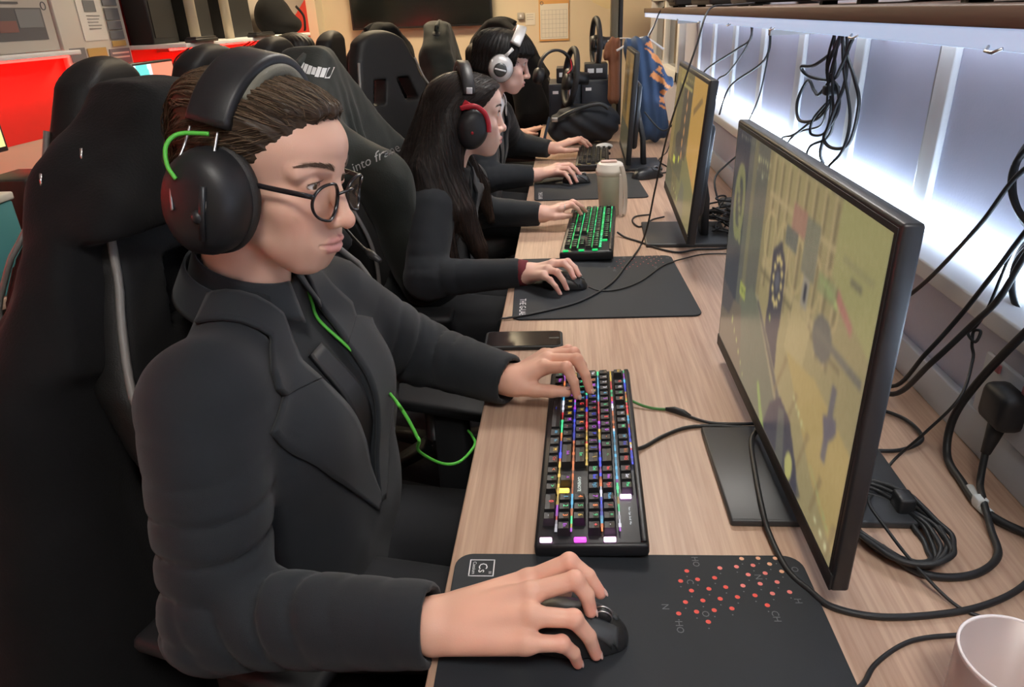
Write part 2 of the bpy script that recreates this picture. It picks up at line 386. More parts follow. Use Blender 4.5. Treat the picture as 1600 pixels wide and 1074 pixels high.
# lamps in the ceiling (out of the picture, they light the room)
def ceiling_lamp(x, y, sx, sy, m, lab, n=[0]):
    t = thing('ceiling_light', lab, 'ceiling light', (x, y, ZC), 'ceiling light panels'); fr = MB()
    for lo, hi in (((x - sx, y - sy, ZC - .03), (x + sx, y - sy + .02, ZC)), ((x - sx, y + sy - .02, ZC - .03), (x + sx, y + sy, ZC)), ((x - sx, y - sy, ZC - .03), (x - sx + .02, y + sy, ZC)), ((x + sx - .02, y - sy, ZC - .03), (x + sx, y + sy, ZC))): fr.box(lo, hi)
    fr.build('frame', M_white, t); MB().box((x - sx + .02, y - sy + .02, ZC - .02), (x + sx - .02, y + sy - .02, ZC - .012)).build('diffuser', m, t)
ceiling_lamp(.15, -.45, .3, .3, M_lamp, 'square ceiling light panel above the near end of the desk')
ceiling_lamp(.25, 2.3, .3, .3, M_lamp, 'square ceiling light panel above the middle of the desk')
ceiling_lamp(-.95, 4.9, .55, .3, M_lampw, 'warm ceiling light panel before the television wall')

# ---------------------------------------------------------------- desks and shelves
desk = thing('desk', 'long oak laminate desk along the window sill under three monitors', 'desk', (.23, 1.7, 0))
MB().box((-.148, -.6, .712), (.611, 4.42, .74), .003).build('desktop', M_oak, desk)
for y in (-.4, 1.2, 2.7, 4.25):
    MB().box((-.02, y, 0.02), (.56, y + .04, .712), .003).build('leg', M_dmetal, desk)
MB().box((.5, -.5, .35), (.53, 4.3, .712)).build('modesty_panel', M_blackm, desk)
sh = thing('wall_shelf', 'long brown shelf board above the desk with a glowing white lip', 'shelf', (.56, 1.7, 1.31))
MB().box((.42, -.8, 1.327), (XW, 4.3, 1.3485), .002).build('board', M_shelfw, sh)
MB().box((.425, -.8, 1.306), (.447, 4.3, 1.327), .002).build('glowing_lip', M_shelflip, sh)
for y in (.35, 1.75, 3.2): MB().box((.45, y, 1.29), (XW - .001, y + .02, 1.327)).build('bracket', M_metal, sh)
for y in (.78, 1.16, 1.62, 2.05, 2.5, 3.0):
    MB().tube([(.424, y, 1.309), (.418, y + .008, 1.305), (.418, y + .02, 1.306), (.424, y + .027, 1.310)], .0018, 6).build('clip', M_metal, sh)
us = MB().box((.655, -.5, 1.316), (.685, 4.1, 1.3265), .002).build('led_strip', mat('cool_fill_led', (.8, .85, .9), .4, emit=(.78, .88, 1.), estr=4.)); props(us, 'added fill light strip under the back edge of the shelf', 'light strip')  # fill added to brighten the upper wall panels
post = MB().box((.245, 4.33, 0), (.285, 4.42, ZC), .003).build('support_post', mat('olive_brown_post', (.13, .105, .06), .6)); props(post, 'olive brown upright post at the far end of the desk', 'post')
post2 = MB().box((.29, 4.33, 0), (.31, 4.42, ZC), .003).build('cable_rail', M_blackm); props(post2, 'narrow black rail fixed beside the olive post', 'rail')
M_metal0 = mat('bright_zip_metal', (.7, .7, .7), .25, 1.)
M_print0 = mat('white_coat_print', (.6, .61, .6), .6)
# ================================================================ gaming chairs and coats
M_pu = mat('black_leatherette', (.010, .0098, .0098), .58, spec=.3, bump=.25, bscale=500, var=.15, vscale=6)
M_pug = mat('dark_grey_fabric_panel', (.035, .035, .035), .7, bump=.6, bscale=700)
M_pipe = mat('grey_piping', (.20, .19, .18), .5)
M_coat = mat('black_padded_coat', (.0062, .0062, .0068), .85, spec=.2, bump=.3, bscale=300, var=.15, vscale=7, sheen=.04)
M_coato = mat('dark_olive_coat', (.0125, .0155, .012), .72, spec=.3, bump=.3, bscale=260, var=.15, vscale=7, sheen=.1)
HWZ = ([.46, .6, .8, .92, 1.0, 1.06, 1.12, 1.2, 1.27, 1.315], [.20, .22, .25, .272, .262, .225, .19, .165, .130, .07])
def back_x(y, z): return -.12 - .12 * (z - .5) / .8 + 1.25 * y * y * np.exp(-((z - .82) / .24) ** 2)
def back_sdf(P, slots=True, grow=0.):
    y, z = np.abs(P[:, 1]), P[:, 2]; hw = np.interp(z, *HWZ).astype(f32)
    d = smax((y - hw) * .85, np.abs(P[:, 0] - back_x(y, z)) * .9 - .034, .03); d = smax(d, np.maximum(z - 1.315, .46 - z), .045)
    if slots:
        s = np.maximum(np.abs(z - 1.085) - .046, np.abs(y - .080 - .35 * (1.085 - z)) - .036); d = smax(d, -s, .008)
    return d - f32(grow)
def make_chair(piping=True):
    t = thing('gaming_chair', '', 'chair', (0, 0, 0), 'gaming chairs')
    sdf_obj('backrest', back_sdf, (-.36, -.31, .42), (.06, .31, 1.35), .0075, M_pu, t)
    for s in (-1, 1):
        zs = np.linspace(.5, 1.2, 40); ys = np.interp(zs, *HWZ); P = np.stack([back_x(ys, zs) + .034, s * (ys - .006), zs], 1); MB().tube(P, .0055, 6).build('piping', M_pipe, t)
        zs = np.linspace(.66, .98, 14); g = []
        for z in zs:
            hw = np.interp(z, *HWZ); yy = np.linspace(hw * .62, hw * .93, 6); g.append(np.stack([np.full(6, .25), s * yy, np.full(6, z)], 1))
        g = np.array(g); g = g if s > 0 else g[:, ::-1]; patch('side_panel', back_sdf, g, (-1, 0, 0), .001, .003, M_pug, t)
    def seat(P): 
        d = bx(P, (.09, 0, .465), (.25, .25, .05), .045); y = np.abs(P[:, 1]); return d - f32(.03) * sstep(y, .15, .22) * (1 - sstep(y, .23, .27)) 
    sdf_obj('seat', seat, (-.2, -.3, .38), (.38, .3, .6), .011, M_pu, t)
    for s in (-1, 1):
        MB().box((-.12, s * .315 - .04, .675), (.15, s * .315 + .04, .70), .012, 3).build('armrest', M_blackm, t)
        MB().box((-.02, s * .315 - .018, .42), (.05, s * .315 + .018, .676), .008).box((-.02, min(s * .315, s * .2), .40), (.05, max(s * .315, s * .2), .425), .004).build('armrest_post', M_blackm, t)
    MB().lathe([(.045, .40), (.045, .33), (.028, .33), (.028, .10), (.05, .10), (.05, .06)], 20).build('gas_column', M_dmetal, t)
    for k in range(5):
        a = k * 2 * math.pi / 5 + .3; d = np.array((math.cos(a), math.sin(a), 0)); n = MB(); n.strip([(0, 0, .085), d * .16 + (0, 0, .085), d * .3 + (0, 0, .07)], [.06, .05, .04], [.04, .03, .025], (-d[1], d[0], 0)); n.build('base_spoke', M_blackm, t)
        p = d * .3; q = np.array((-d[1], d[0], 0)) * .02; MB().tube([p - q + (0, 0, .03), p + q + (0, 0, .03)], .03, 14).tube([p + (0, 0, .05), p + (0, 0, .075)], .01, 8).build('caster', M_black, t)
    return t
def copy_thing(r, loc, yaw, label, group=None):
    c = r.copy(); COL.objects.link(c); c.location = loc; c.rotation_euler = (0, 0, math.radians(yaw)); c['label'] = label
    if group: c['group'] = group
    for ch in r.children:
        q = ch.copy(); COL.objects.link(q); q.parent = c
    return c
ch0 = make_chair()
ch0.location = (-.335, .915, 0); ch0.rotation_euler = (0, 0, math.radians(-16)); ch0['label'] = 'black gaming chair with grey piping that the front man sits in'
CH = [((-.44, 1.97, 0), 0, 'black gaming chair behind the woman, hidden under a dark olive coat'),
      ((-.565, 2.96, 0), -32, 'black gaming chair behind the far man, two slots in its back'),
      ((-.44, 4.08, 0), 2, 'black gaming chair of the person seated farthest along the desk'),
      ((-1.13, 1.36, 0), 190, 'plain black gaming chair nearest along the red bench, below the wall notices'),
      ((-1.20, 2.02, 0), 176, 'black gaming chair beside the bright teal screen'),
      ((-1.30, 2.74, 0), 178, 'black gaming chair between the teal and orange screens'),
      ((-1.34, 3.56, 0), 180, 'black gaming chair holding the person who faces the red wall'),
      ((-1.22, 4.30, 0), 150, 'black gaming chair between the olive coat and the slotted chair'),
      ((-.27, 4.82, 0), 58, 'black gaming chair turned away behind the silver headphones')]
chairs = [copy_thing(ch0, a, b, c) for a, b, c in CH]; ch0.scale = (1, 1, .96); chairs[0].scale = (1, 1, .965)

def coat(name, label, loc, yaw, m, sides, lo=.42, seed=3, slope=0., grow=.028, fold=.011, h=.008, collar=True, front=0., top=1.345):
    """coat hung over a chair back; local frame as the chair's"""
    loc = np.array(loc, float); Rz = np.array(R_(yaw)).astype(f32); t = thing(name, label, 'coat', (loc[0], loc[1], lo), 'coats on chairs'); lc = loc.astype(f32)
    def f(P):
        q = (P - lc) @ Rz; d = back_sdf(q, False, grow); d = smax(d, -(q[:, 2] - .98), .05); ay = np.abs(q[:, 1])
        d = smax(d, np.minimum(q[:, 0] - back_x(ay, q[:, 2]) + .004, front - q[:, 2]), .02)
        d = smax(d, (q[:, 2] - top + .85 * np.maximum(ay - .04, 0)) * .76, .04)
        bk = rc(q, (-.275, -.10, 1.16), (-.275, .10, 1.16), .05)
        for a, b, r0, r1 in sides: bk = smin(bk, rc(q, a, b, r0, r1), .07)
        d = smin(d, bk, .05)
        y = q[:, 1]; drop = np.clip(1.25 - q[:, 2], 0, 1)
        ang = np.arctan2(q[:, 1], q[:, 0] + .22)
        d = d + f32(fold) * sstep(drop, .0, .3) * np.sin(ang * 9 + 2.5 * noise(q, 5, seed)) * .7 + f32(.005) * noise(q, 24, seed + 1) + f32(.0022) * noise(q, 70, seed + 2)
        return np.maximum(d, lo - q[:, 2])
    ob = sdf_obj('shell', f, loc + (-.75, -.75, lo - .02), loc + (.5, .75, 1.42), h, m, t, slack=1.6)
    if collar:
        c = MB(Matrix.Translation(loc.tolist()) @ Matrix.Rotation(math.radians(yaw), 4, 'Z')); s = [(-.20 + .02 * math.cos(a) - .05, .15 * math.sin(a), top - .033 - .05 * abs(math.sin(a)) ** 2) for a in np.linspace(-.8, .8, 14)]
        c.strip(s, .05, .016, (0.25, 0, 1)); c.build('collar', m, t)
    return t, f
front_coat, fcf = coat('draped_coat', 'large black coat hung over the front man\'s chair back', (-.335, .915, 0), -16, M_coat,
     [((-.27, -.12, 1.12), (-.27, -.26, .92), .06, .08), ((-.27, -.27, .92), (-.27, -.36, .35), .08, .16), ((-.27, .14, 1.17), (-.30, .26, .7), .07, .10), ((-.28, 0, 1.15), (-.42, -.05, .5), .06, .14)], .3, 3, h=.007, front=1.13, top=1.298, collar=False)
_zo = np.array((0, 0, 1.36))
for tgt in ((-.60, .775, 1.205), (-.585, .835, 1.222)):
    d_ = np.array(tgt) - _zo; d_ /= np.linalg.norm(d_); q_ = march(fcf, np.array([_zo + d_ * .7], f32), d_, it=160)[0]
    MB().tube([q_ + (0, .003, .008), q_ - d_ * .003, q_ + (.001, -.003, -.007)], .0016, 6).build('zip_pull', M_metal0, front_coat)
olive_coat, ocf = coat('draped_coat', 'dark olive coat with white lettering hung over the chair behind the woman', (-.44, 1.97, 0), 0, M_coato,
     [((-.27, -.13, 1.16), (-.33, -.26, .9), .06, .10), ((-.33, -.26, .9), (-.34, -.30, .5), .10, .12), ((-.24, -.17, 1.14), (-.02, -.20, .98), .055, .06), ((-.02, -.2, .98), (.06, -.2, .7), .06, .06), ((-.26, .15, 1.16), (-.28, .27, .7), .06, .1)], .4, 8, h=.0085, fold=.014, top=1.30)
coat('draped_coat', 'dark padded jacket hung over the farthest desk chair', (-.44, 4.08, 0), 2, M_coato, [((-.26, -.13, 1.15), (-.24, -.26, .8), .06, .09), ((-.26, .13, 1.15), (-.26, .27, .7), .06, .1)], .5, 14, h=.011)
coat('draped_coat', 'dark jacket hung over the chair between the olive coat and slotted chair', (-1.22, 4.30, 0), 150, M_coat, [((-.26, -.13, 1.15), (-.26, -.26, .7), .06, .1), ((-.26, .13, 1.15), (-.26, .27, .7), .06, .1)], .5, 18, h=.011)
coat('draped_coat', 'black jacket hung over the turned chair behind the silver headphones', (-.27, 4.82, 0), 58, M_coat, [((-.26, -.13, 1.15), (-.26, -.24, .8), .06, .1), ((-.26, .13, 1.15), (-.26, .25, .8), .06, .1)], .5, 25, h=.011)
# white lettering on the olive coat
def lettering_on(f, txt, size, c, right, up, m, parent, off=.0015):
    V, F = text_geo(txt, size); r = np.array(right, float); r /= np.linalg.norm(r); u = np.array(up, float); u /= np.linalg.norm(u); n = np.cross(r, u)
    P = np.array(c) + V[:, :1] * r + V[:, 1:2] * u + n * .25; Q = march(f, P.astype(f32), -n); bad = np.abs(f(Q.astype(f32))) > .01
    Q[bad] = (np.array(c) + V[:, :1] * r + V[:, 1:2] * u)[bad]; Q = Q + n * off; mb = MB(); mb.add(Q, F); return mb.build('white_lettering', m, parent)
_o = np.array((0, 0, 1.36)); _d = np.array((-.531, 2.0, 1.005)) - _o; _d /= np.linalg.norm(_d); _hit = march(ocf, np.array([_o + _d * 1.2], f32), _d, it=150)[0]
lettering_on(ocf, 'into frame', .030, _hit, (.90, -.1, .36), (-.36, 0, .93), mat('faded_white_print', (.30, .30, .29), .7), olive_coat)
def marks_on(f, c, right, up, L, n, hgt, m, parent):
    r = np.array(right, float); r /= np.linalg.norm(r); u = np.array(up, float); u -= r * (u @ r); u /= np.linalg.norm(u); nn = np.cross(r, u); rr = random.Random(6); mb = MB()
    for i in range(n):
        x = (i + .5) / n * L - L / 2; w_ = L / n * .42; h_ = hgt * rr.uniform(.7, 1.1) / 2
        P = [np.array(c) + r * (x + a * w_) + u * (b * h_) for a, b in ((-1, -1), (1, -1), (1, 1), (-1, 1))]; Q = np.array([p + nn * .12 for p in P], f32); Q = march(f, Q, -nn)
        if np.abs(f(Q.astype(f32))).max() < .01: mb.add(Q + nn * .003, [(0, 1, 2, 3)])
    if mb.v: mb.build('white_collar_marks', m, parent)
_d = np.array((-.80, 1.98, 1.27)) - _o; _d = np.array((-.630, 1.86, 1.245)) - _o; _d /= np.linalg.norm(_d); _hit = march(ocf, np.array([_o + _d * 1.2], f32), _d, it=150)[0]
marks_on(ocf, _hit, (.95, .1, -.25), (.25, 0, 1), .10, 9, .022, M_print0, olive_coat)
# ================================================================ people
class Frame:
    def __init__(s, pos, yaw, pitch, roll, sc=1., k=1.):
        s.k = k                                   # crown height factor above the brow
        s.p = np.array(pos, float); s.R = np.array(R_(yaw, pitch, roll)); s.s = sc
        s.M = Matrix.Translation(pos) @ R_(yaw, pitch, roll).to_4x4() @ Matrix.Scale(sc, 4)
    def w(s, q):
        q = np.array(q, float); z = q[..., 2]; q[..., 2] = np.where(z > .03, .03 + (z - .03) * s.k, z); return q * s.s @ s.R.T + s.p
    def l(s, P):
        q = ((P - s.p.astype(f32)) @ s.R.astype(f32)) / f32(s.s); z = q[:, 2]; q[:, 2] = np.where(z > .03, .03 + (z - .03) / s.k, z); return q.astype(f32)

def head_sdf(Q, o):
    """Q: head-space points (x forward, y left, z up, eyes at z=0)"""
    g = o.get
    S = Q.copy(); S[:, 1] = np.abs(S[:, 1]); W = g('w', 1.)
    S[:, 1] /= W
    d = ell(S, (-.012, 0, .037), (.1, .077, .077))
    d = smin(d, ell(S, (.03, 0, .04), (.061, .063, .056)), .02)
    d = smin(d, ell(S, (.028, 0, -.03), (.055, .057, .075)), .02)
    d = smin(d, ell(S, (.035, 0, -.074), (.045, .041, .04)), .022)
    d = smin(d, sph(S, (.068, .006, -.1), .0165), .016)
    d = smin(d, rc(S, (.0, .05, -.05), (.055, .018, -.1), .017, .015), .022)
    d = smin(d, ell(S, (.052, .044, -.03), (.023, .02, .02)), .02)
    d = smin(d, ell(S, (.058, .026, -.06), (.022, .02, .026)), .03)         # cheek
    d = smin(d, rc(S, (.082, .008, .017), (.066, .048, .014), .0095), .012)   # brow
    d = smax(d, -ell(S, (.094, .033, -.001), (.015, .017, .0115)), .014)      # orbit
    e = sph(S, (.0695, .032, 0), .0142)                                       # lids
    e = smax(e, -ell(S, (.086, .0325, -.0005), (.014, .0125, g('open', .0042))), .0015)
    d = smin(d, e, .004)
    nb = g('nose', 0.)
    d = smin(d, rc(S, (.084, 0, .006), (.104 + nb, 0, -.038), .008, .0095), .010)
    d = smin(d, sph(S, (.1075 + nb, 0, -.0415), .0105), .006)
    d = smin(d, sph(S, (.097 + nb, .0115, -.0445), .0082), .006)
    d = smax(d, -ell(S, (.1035 + nb, .0062, -.0525), (.005, .0034, .004)), .002)
    d = smin(d, ell(S, (.074, 0, -.073), (.0225, .031, .027)), .012)
    up = chain(S, [(.0975, .0035, -.0672), (.0945, .012, -.0688), (.085, .0245, -.0728)], [.0048, .0047, .002])
    lo = chain(S, [(.0958, 0, -.0793), (.0925, .012, -.0788), (.085, .0235, -.0735)], [.0062, .0056, .002])
    d = smin(d, up, .0035); d = smin(d, lo, .0035)
    d = smax(d, -chain(S, [(.1035, 0, -.0732), (.1, .012, -.0735), (.0885, .026, -.0735)], [.0014, .0014, .001]), .003)
    d = smax(d, -rc(S, (.1055, 0, -.058), (.1015, 0, -.064), .0022), .004)    # philtrum
    ear = ell(S, (-.014, .079, -.012), (.017, .007, .031)); ear = smax(ear, -ell(S, (-.008, .086, -.012), (.009, .006, .018)), .004)
    d = smin(d, ear, .006)
    return d * min(1., W) * f32(1)

def face_cols(Q, o):
    S = Q.copy(); S[:, 1] = np.abs(S[:, 1]) / o.get('w', 1.)
    base = np.array(o['skin'], f32); c = np.tile(base, (len(Q), 1))
    def mixc(col, w): 
        nonlocal c
        w = w[:, None]; c = c * (1 - w) + np.array(col, f32) * w
    fl = .5 + .5 * noise(Q, 90, 3); mixc(base * A(1.03, .9, .88), .35 * fl)
    ck = 1 - sstep(np.linalg.norm((S - A(.065, .045, -.04)) / A(.04, .028, .03), axis=1), .3, 1.); mixc(base * A(1.02, .8, .78), .45 * ck)
    ns = 1 - sstep(np.linalg.norm(S - A(.112, 0, -.045), axis=1), .006, .022); mixc(base * A(1.03, .8, .78), .5 * ns)
    lip = np.minimum(chain(S, [(.099, 0, -.068), (.095, .012, -.0692), (.086, .0225, -.0730)], [.0042, .004, .0012]),
                     chain(S, [(.097, 0, -.0795), (.0935, .012, -.0788), (.086, .0225, -.0738)], [.0055, .005, .0012]))
    mixc(o['lip'], (1 - sstep(lip, .0004, .0024)) * (S[:, 0] > .07))
    lid = 1 - sstep(np.abs(ell(S, (.086, .0325, -.0005), (.014, .0135, o.get('open', .0042) + .0008))), .0003, .0018)
    mixc(o.get('lash', (.09, .05, .04)), lid * (S[:, 0] > .072) * (S[:, 2] > -.003) * .9)
    bz = .0195 + .006 * np.sin(np.clip((S[:, 1] - .012) / .045, 0, 1) * 2.4) + o.get('browz', 0)
    br = (1 - sstep(np.abs(S[:, 2] - bz), .0018, .0042)) * sstep(S[:, 1], .009, .016) * (1 - sstep(S[:, 1], .048, .056)) * (S[:, 0] > .04)
    br *= .65 + .35 * noise(Q * A(1, 3, 3), 420, 5)
    mixc(o['brow'], np.clip(br, 0, 1) * o.get('browk', .8))
    return c

def brows_lashes(root, fr, o, m, nb=150):
    """eyebrow hairs and an upper lash line"""
    r = np.random.default_rng(5); f = lambda Q: head_sdf(Q.astype(f32), o); W = o.get('w', 1.)
    for sy in (1, -1):
        mb = MB(); k = o.get('browt', 1.)
        t = r.uniform(0, 1, nb); y = .012 + .042 * t; z = .0195 + .0055 * np.sin(t * 2.5) + o.get('browz', 0) + r.uniform(-1, 1, nb) * .0030 * k * (1 - .6 * t)
        p = march(f, np.stack([np.full(nb, .13), sy * y * W, z], 1), (-1, 0, 0), it=50)
        d = np.stack([-.35 - .5 * t, sy * (.5 + .6 * t), .55 * (1 - t) - .15 * t], 1); d /= np.linalg.norm(d, axis=1)[:, None]; L = r.uniform(.005, .009, nb)[:, None]
        p1 = snap(f, (p + d * L * .5).astype(f32), .0009); p2 = snap(f, (p + d * L).astype(f32), .0005)
        for i in range(nb): mb.tube([fr.w(x[i]) for x in (p, p1, p2)], [.00022 * k, .00030 * k, .00012 * k], 3)
        mb.build('eyebrow', m, root)
        c = np.array((.0695, sy * .032 * W, 0)); op = o.get('open', .0042); az = np.linspace(-.95, .95, 18)
        P = [c + .0147 * np.array((math.cos(a) * math.cos(e), math.sin(a) * math.cos(e), math.sin(e))) for a, e in zip(az, [math.asin(min(.9, (op * 1.15) / .0142 * math.sqrt(max(0, 1 - (a / 1.05) ** 2)) + .02)) for a in az])]
        mb = MB(); mb.tube([fr.w(x) for x in P], [.00075 * min(1, .3 + 1.6 * (1 - abs(a))) for a in az], 5)
        for x, a in list(zip(P, az))[2:-2:1]: d = np.array((.9, math.sin(a) * .8, .35)); mb.tube([fr.w(x), fr.w(x + d * .003), fr.w(x + d * .005 + np.array((0, 0, .0016)))], [.0003, .00025, .0001], 3)
        mb.build('eyelashes', m, root)

# ---------------------------------------------------------------- hands
def hand_chains(h, rs=1.):
    """bent chains mcp-pip-dip-tip for the fingers of a hand given in world space"""
    out = []
    for i, (m, p, t) in enumerate(h['f']):
        m, p, t = (np.array(x, float) for x in (m, p, t)); L = np.linalg.norm(t - p); dip = p + (t - p) * .52
        out_dir = (p - m) / np.linalg.norm(p - m); bend = out_dir - (t - p) / L * (out_dir @ (t - p) / L); nb = np.linalg.norm(bend)
        if nb > 1e-6: dip = dip + bend / nb * min(.004, L * .1)
        k = [1, 1.03, .98, .86][i] * rs
        out.append(([m, p, dip, t], [.0108 * k, .0093 * k, .0079 * k, .0066 * k]))
    return out
def hand_sdf(P, h, rs=1.):
    w = np.array(h['w'], float); M = [np.array(f[0], float) for f in h['f']]; d = None
    for i, m in enumerate(M):
        a = w + (M[i] - w) * .1 + (M[i] - np.mean(M, 0)) * .35
        e = rc(P, a, m, .0165 * rs, .0122 * rs); d = e if d is None else smin(d, e, .012)
    fc = hand_chains(h, rs); fg = None
    for pts, rad in fc:
        e = chain(P, pts, rad, .002); e = smin(e, sph(P, pts[1], rad[1] * 1.08), .003); fg = e if fg is None else np.minimum(fg, e)
    d = smin(d, fg, .006)
    for m in M: d = smin(d, sph(P, np.array(m) + (0, 0, .0025), .0085 * rs), .006)
    th = [np.array(x, float) for x in h['t']]
    t = chain(P, th, [.016 * rs, .0118 * rs, .0105 * rs, .0082 * rs], .004); d = smin(d, t, .011)
    return d
def hand_nails(root, hands, m, rs=1.):
    for h in hands:
        ds = hand_chains(h, rs) + [([None, None, np.array(h['t'][2]), np.array(h['t'][3])], [0, 0, 0, .0082 * rs])]
        c0 = np.array(h['w'], float)
        for pts, rad in ds:
            a, b = np.array(pts[2], float), np.array(pts[3], float); d = (b - a) / np.linalg.norm(b - a)
            upv = np.array((0., 0, 1)) if pts[0] is None else (np.array(pts[1]) - (np.array(pts[0]) + b) / 2)
            u = upv - d * (upv @ d); u /= np.linalg.norm(u); s = np.cross(d, u); r = rad[3]
            M = Matrix(((d[0], s[0], u[0], 0), (d[1], s[1], u[1], 0), (d[2], s[2], u[2], 0), (0, 0, 0, 1))); c = b + d * r * .25 + u * r * .80
            M.translation = Vector(c)
            MB().ball((0, 0, 0), (r * .85, r * .68, r * .26), 10, M=M).build('fingernail', m, root)

# ---------------------------------------------------------------- strands of hair on a hair volume
def strands(name, f, V, flow, n, length, r, mats, parent, colr, lift=.0008, steps=9, keep=None):
    idx = RNG.choice(len(V), n, replace=len(V) < n); P = V[idx].astype(f32)
    if keep is not None: P = P[keep(P)]
    n = len(P); pts = [P]; ph = RNG.uniform(0, 6.28, n); ln = length * RNG.uniform(.5, 1.2, n)
    for s in range(steps):
        d = flow(P); N = grad(f, P, .002); d = d - N * (d * N).sum(1)[:, None]; d /= np.linalg.norm(d, axis=1)[:, None] + 1e-6
        sw = np.cross(N, d) * (np.sin(ph + s * .5) * .12)[:, None]
        P = (P + (d + sw) * (ln / steps)[:, None]).astype(f32)
        P = P - N * (f(P) - lift * (1.4 if s < steps - 1 else .2))[:, None] * .8; pts.append(P.astype(f32))
    pts = np.stack(pts, 1); S = steps + 1
    T = np.gradient(pts, axis=1); T /= np.linalg.norm(T, axis=2)[..., None] + 1e-9
    a = np.cross(T, A(.3, .5, .8)); a /= np.linalg.norm(a, axis=2)[..., None] + 1e-9; b = np.cross(T, a)
    tap = np.clip(1.15 - np.linspace(0, 1, S) ** 3, .15, 1)[None, :, None]; tap = tap * np.clip(np.linspace(0, 1, S) * 6 + .2, 0, 1)[None, :, None]
    ring = [pts + (a * math.cos(q) + b * math.sin(q)) * r * tap for q in (0, 2.094, 4.189)]
    VV = np.stack(ring, 2).reshape(-1, 3); base = (np.arange(n) * S * 3)[:, None, None] + (np.arange(S - 1) * 3)[None, :, None]
    F = []
    for q in range(3): F.append(np.stack([base[..., 0] + q, base[..., 0] + (q + 1) % 3, base[..., 0] + 3 + (q + 1) % 3, base[..., 0] + 3 + q], -1).reshape(-1, 4))
    c = colr(n); c = np.repeat(c, S * 3, 0)
    return np_obj(name, VV, np.concatenate(F), mats, parent, cols=c)

# ---------------------------------------------------------------- clothes
def trunk_sdf(P, b, off=0.):
    """clothed upper body without arms"""
    C, Pl, Nk = np.array(b['chest']), np.array(b['pelvis']), np.array(b['neck']); R, L = np.array(b['shR']), np.array(b['shL'])
    k = b.get('k', 1.); mid = (C + Pl) / 2; lat = (L - R) / np.linalg.norm(L - R); fw = np.cross(lat, (0, 0, 1)); fw /= np.linalg.norm(fw)
    d = rc(P, C - lat * .085 * k, C + lat * .085 * k, .108 * k)
    d = smin(d, rc(P, mid - lat * .065 * k + fw * .01, mid + lat * .065 * k + fw * .01, .118 * k), .08)
    d = smin(d, rc(P, Pl - lat * .07 * k, Pl + lat * .07 * k, .135 * k), .08)
    d = smin(d, rc(P, R + (L - R) * .04 - (0, 0, .012), L + (R - L) * .04 - (0, 0, .012), .062 * k), .05)
    up = Nk + (0, 0, -.012)
    d = smin(d, rc(P, up, R + (L - R) * .12 + (0, 0, .012), .052, .05 * k), .035)
    d = smin(d, rc(P, up, L + (R - L) * .12 + (0, 0, .012), .052, .05 * k), .035)
    return d - f32(off)
def folds(P, a, b, amp, n, seed, tilt=1.):
    """creases across a sleeve from a to b, strongest near b"""
    a = A(*a); b = A(*b); ab = b - a; L = np.linalg.norm(ab); ab = ab / L; t = ((P - a) @ ab) / L
    r = np.random.default_rng(seed); ex = r.normal(size=3).astype(f32); ex -= ab * (ex @ ab); ex /= np.linalg.norm(ex); s = (P - a) @ ex
    v = np.abs(np.sin(t * n * 6.5 + s * 30 * tilt + 2.6 * noise(P, 16, seed))); wv = (1 - v) ** 2.5 * (.25 + 1.1 * sstep(noise(P, 15, seed + 1), -.35, .35)) - .12 * v + .18 * noise(P, 38, seed + 2)
    return f32(amp) * wv * np.clip((.18 + .82 * sstep(t, .3, .85)) * (1 - sstep(t, 1.0, 1.4)), 0, 1)
def sleeve_sdf(P, s, e, w, b, seed, k=1., cuff=.04):
    s, e, w = (np.array(x, float) for x in (s, e, w))
    u = rc(P, s, e, .073 * k, .059 * k) + folds(P, s, e, b.get('fold', .004), 2.5, seed)
    dw = (w - e) / np.linalg.norm(w - e)
    fa = rc(P, e, w, .059 * k, cuff) + folds(P, w, e, b.get('fold', .004) * .9, 3.0, seed + 7)
    fa = smax(fa, ((P - A(*w)) @ A(*dw)), .006)
    d = smin(u, fa, .02)
    if b.get('hollow'): d = smax(d, -rc(P, w - dw * .03, w + dw * .05, cuff - .009, cuff - .008), .002)
    return d
def coat_frame(b):
    R, L = np.array(b['shR']), np.array(b['shL']); up = np.array(b['neck']) - np.array(b['pelvis']); up /= np.linalg.norm(up)
    lat = L - R; lat -= up * (lat @ up); lat /= np.linalg.norm(lat); fw = np.cross(lat, up); return lat, up, fw
def jacket_closed(P, b):
    d = trunk_sdf(P, b)
    d = smin(d, sleeve_sdf(P, b['shR'], b['elR'], b['wrR'], b, 21, b.get('k', 1.), b.get('cuff', .04)), .025)
    d = smin(d, sleeve_sdf(P, b['shL'], b['elL'], b['wrL'], b, 33, b.get('k', 1.), b.get('cuff', .04)), .025)
    return d + f32(.0018) * noise(P, 26, 9) + f32(.0012) * noise(P, 60, 12)
def jacket_sdf(P, b):
    d = jacket_closed(P, b); lat, up, fw = coat_frame(b); O = np.array(b['apex'])
    q = P - A(*O); l = q @ A(*lat); u = q @ A(*up); fr = q @ A(*fw)
    sl = b['vw'] / b['vh']                       # opening widens from the button to the neck
    half = np.clip(u, 0, 2) * sl
    n = 1 / math.sqrt(1 + sl * sl)
    cut = np.maximum((np.abs(l) - half) * n, -fr - .15)
    cut = np.maximum(cut, -u)
    d = smax(d, -cut, .006)
    nk = A(*b['neck']); hd = A(*b['headbase'])
    d = smax(d, -rc(P, nk - (hd - nk) * .3, hd, b.get('nr', .058) + .008), .006)
    return d
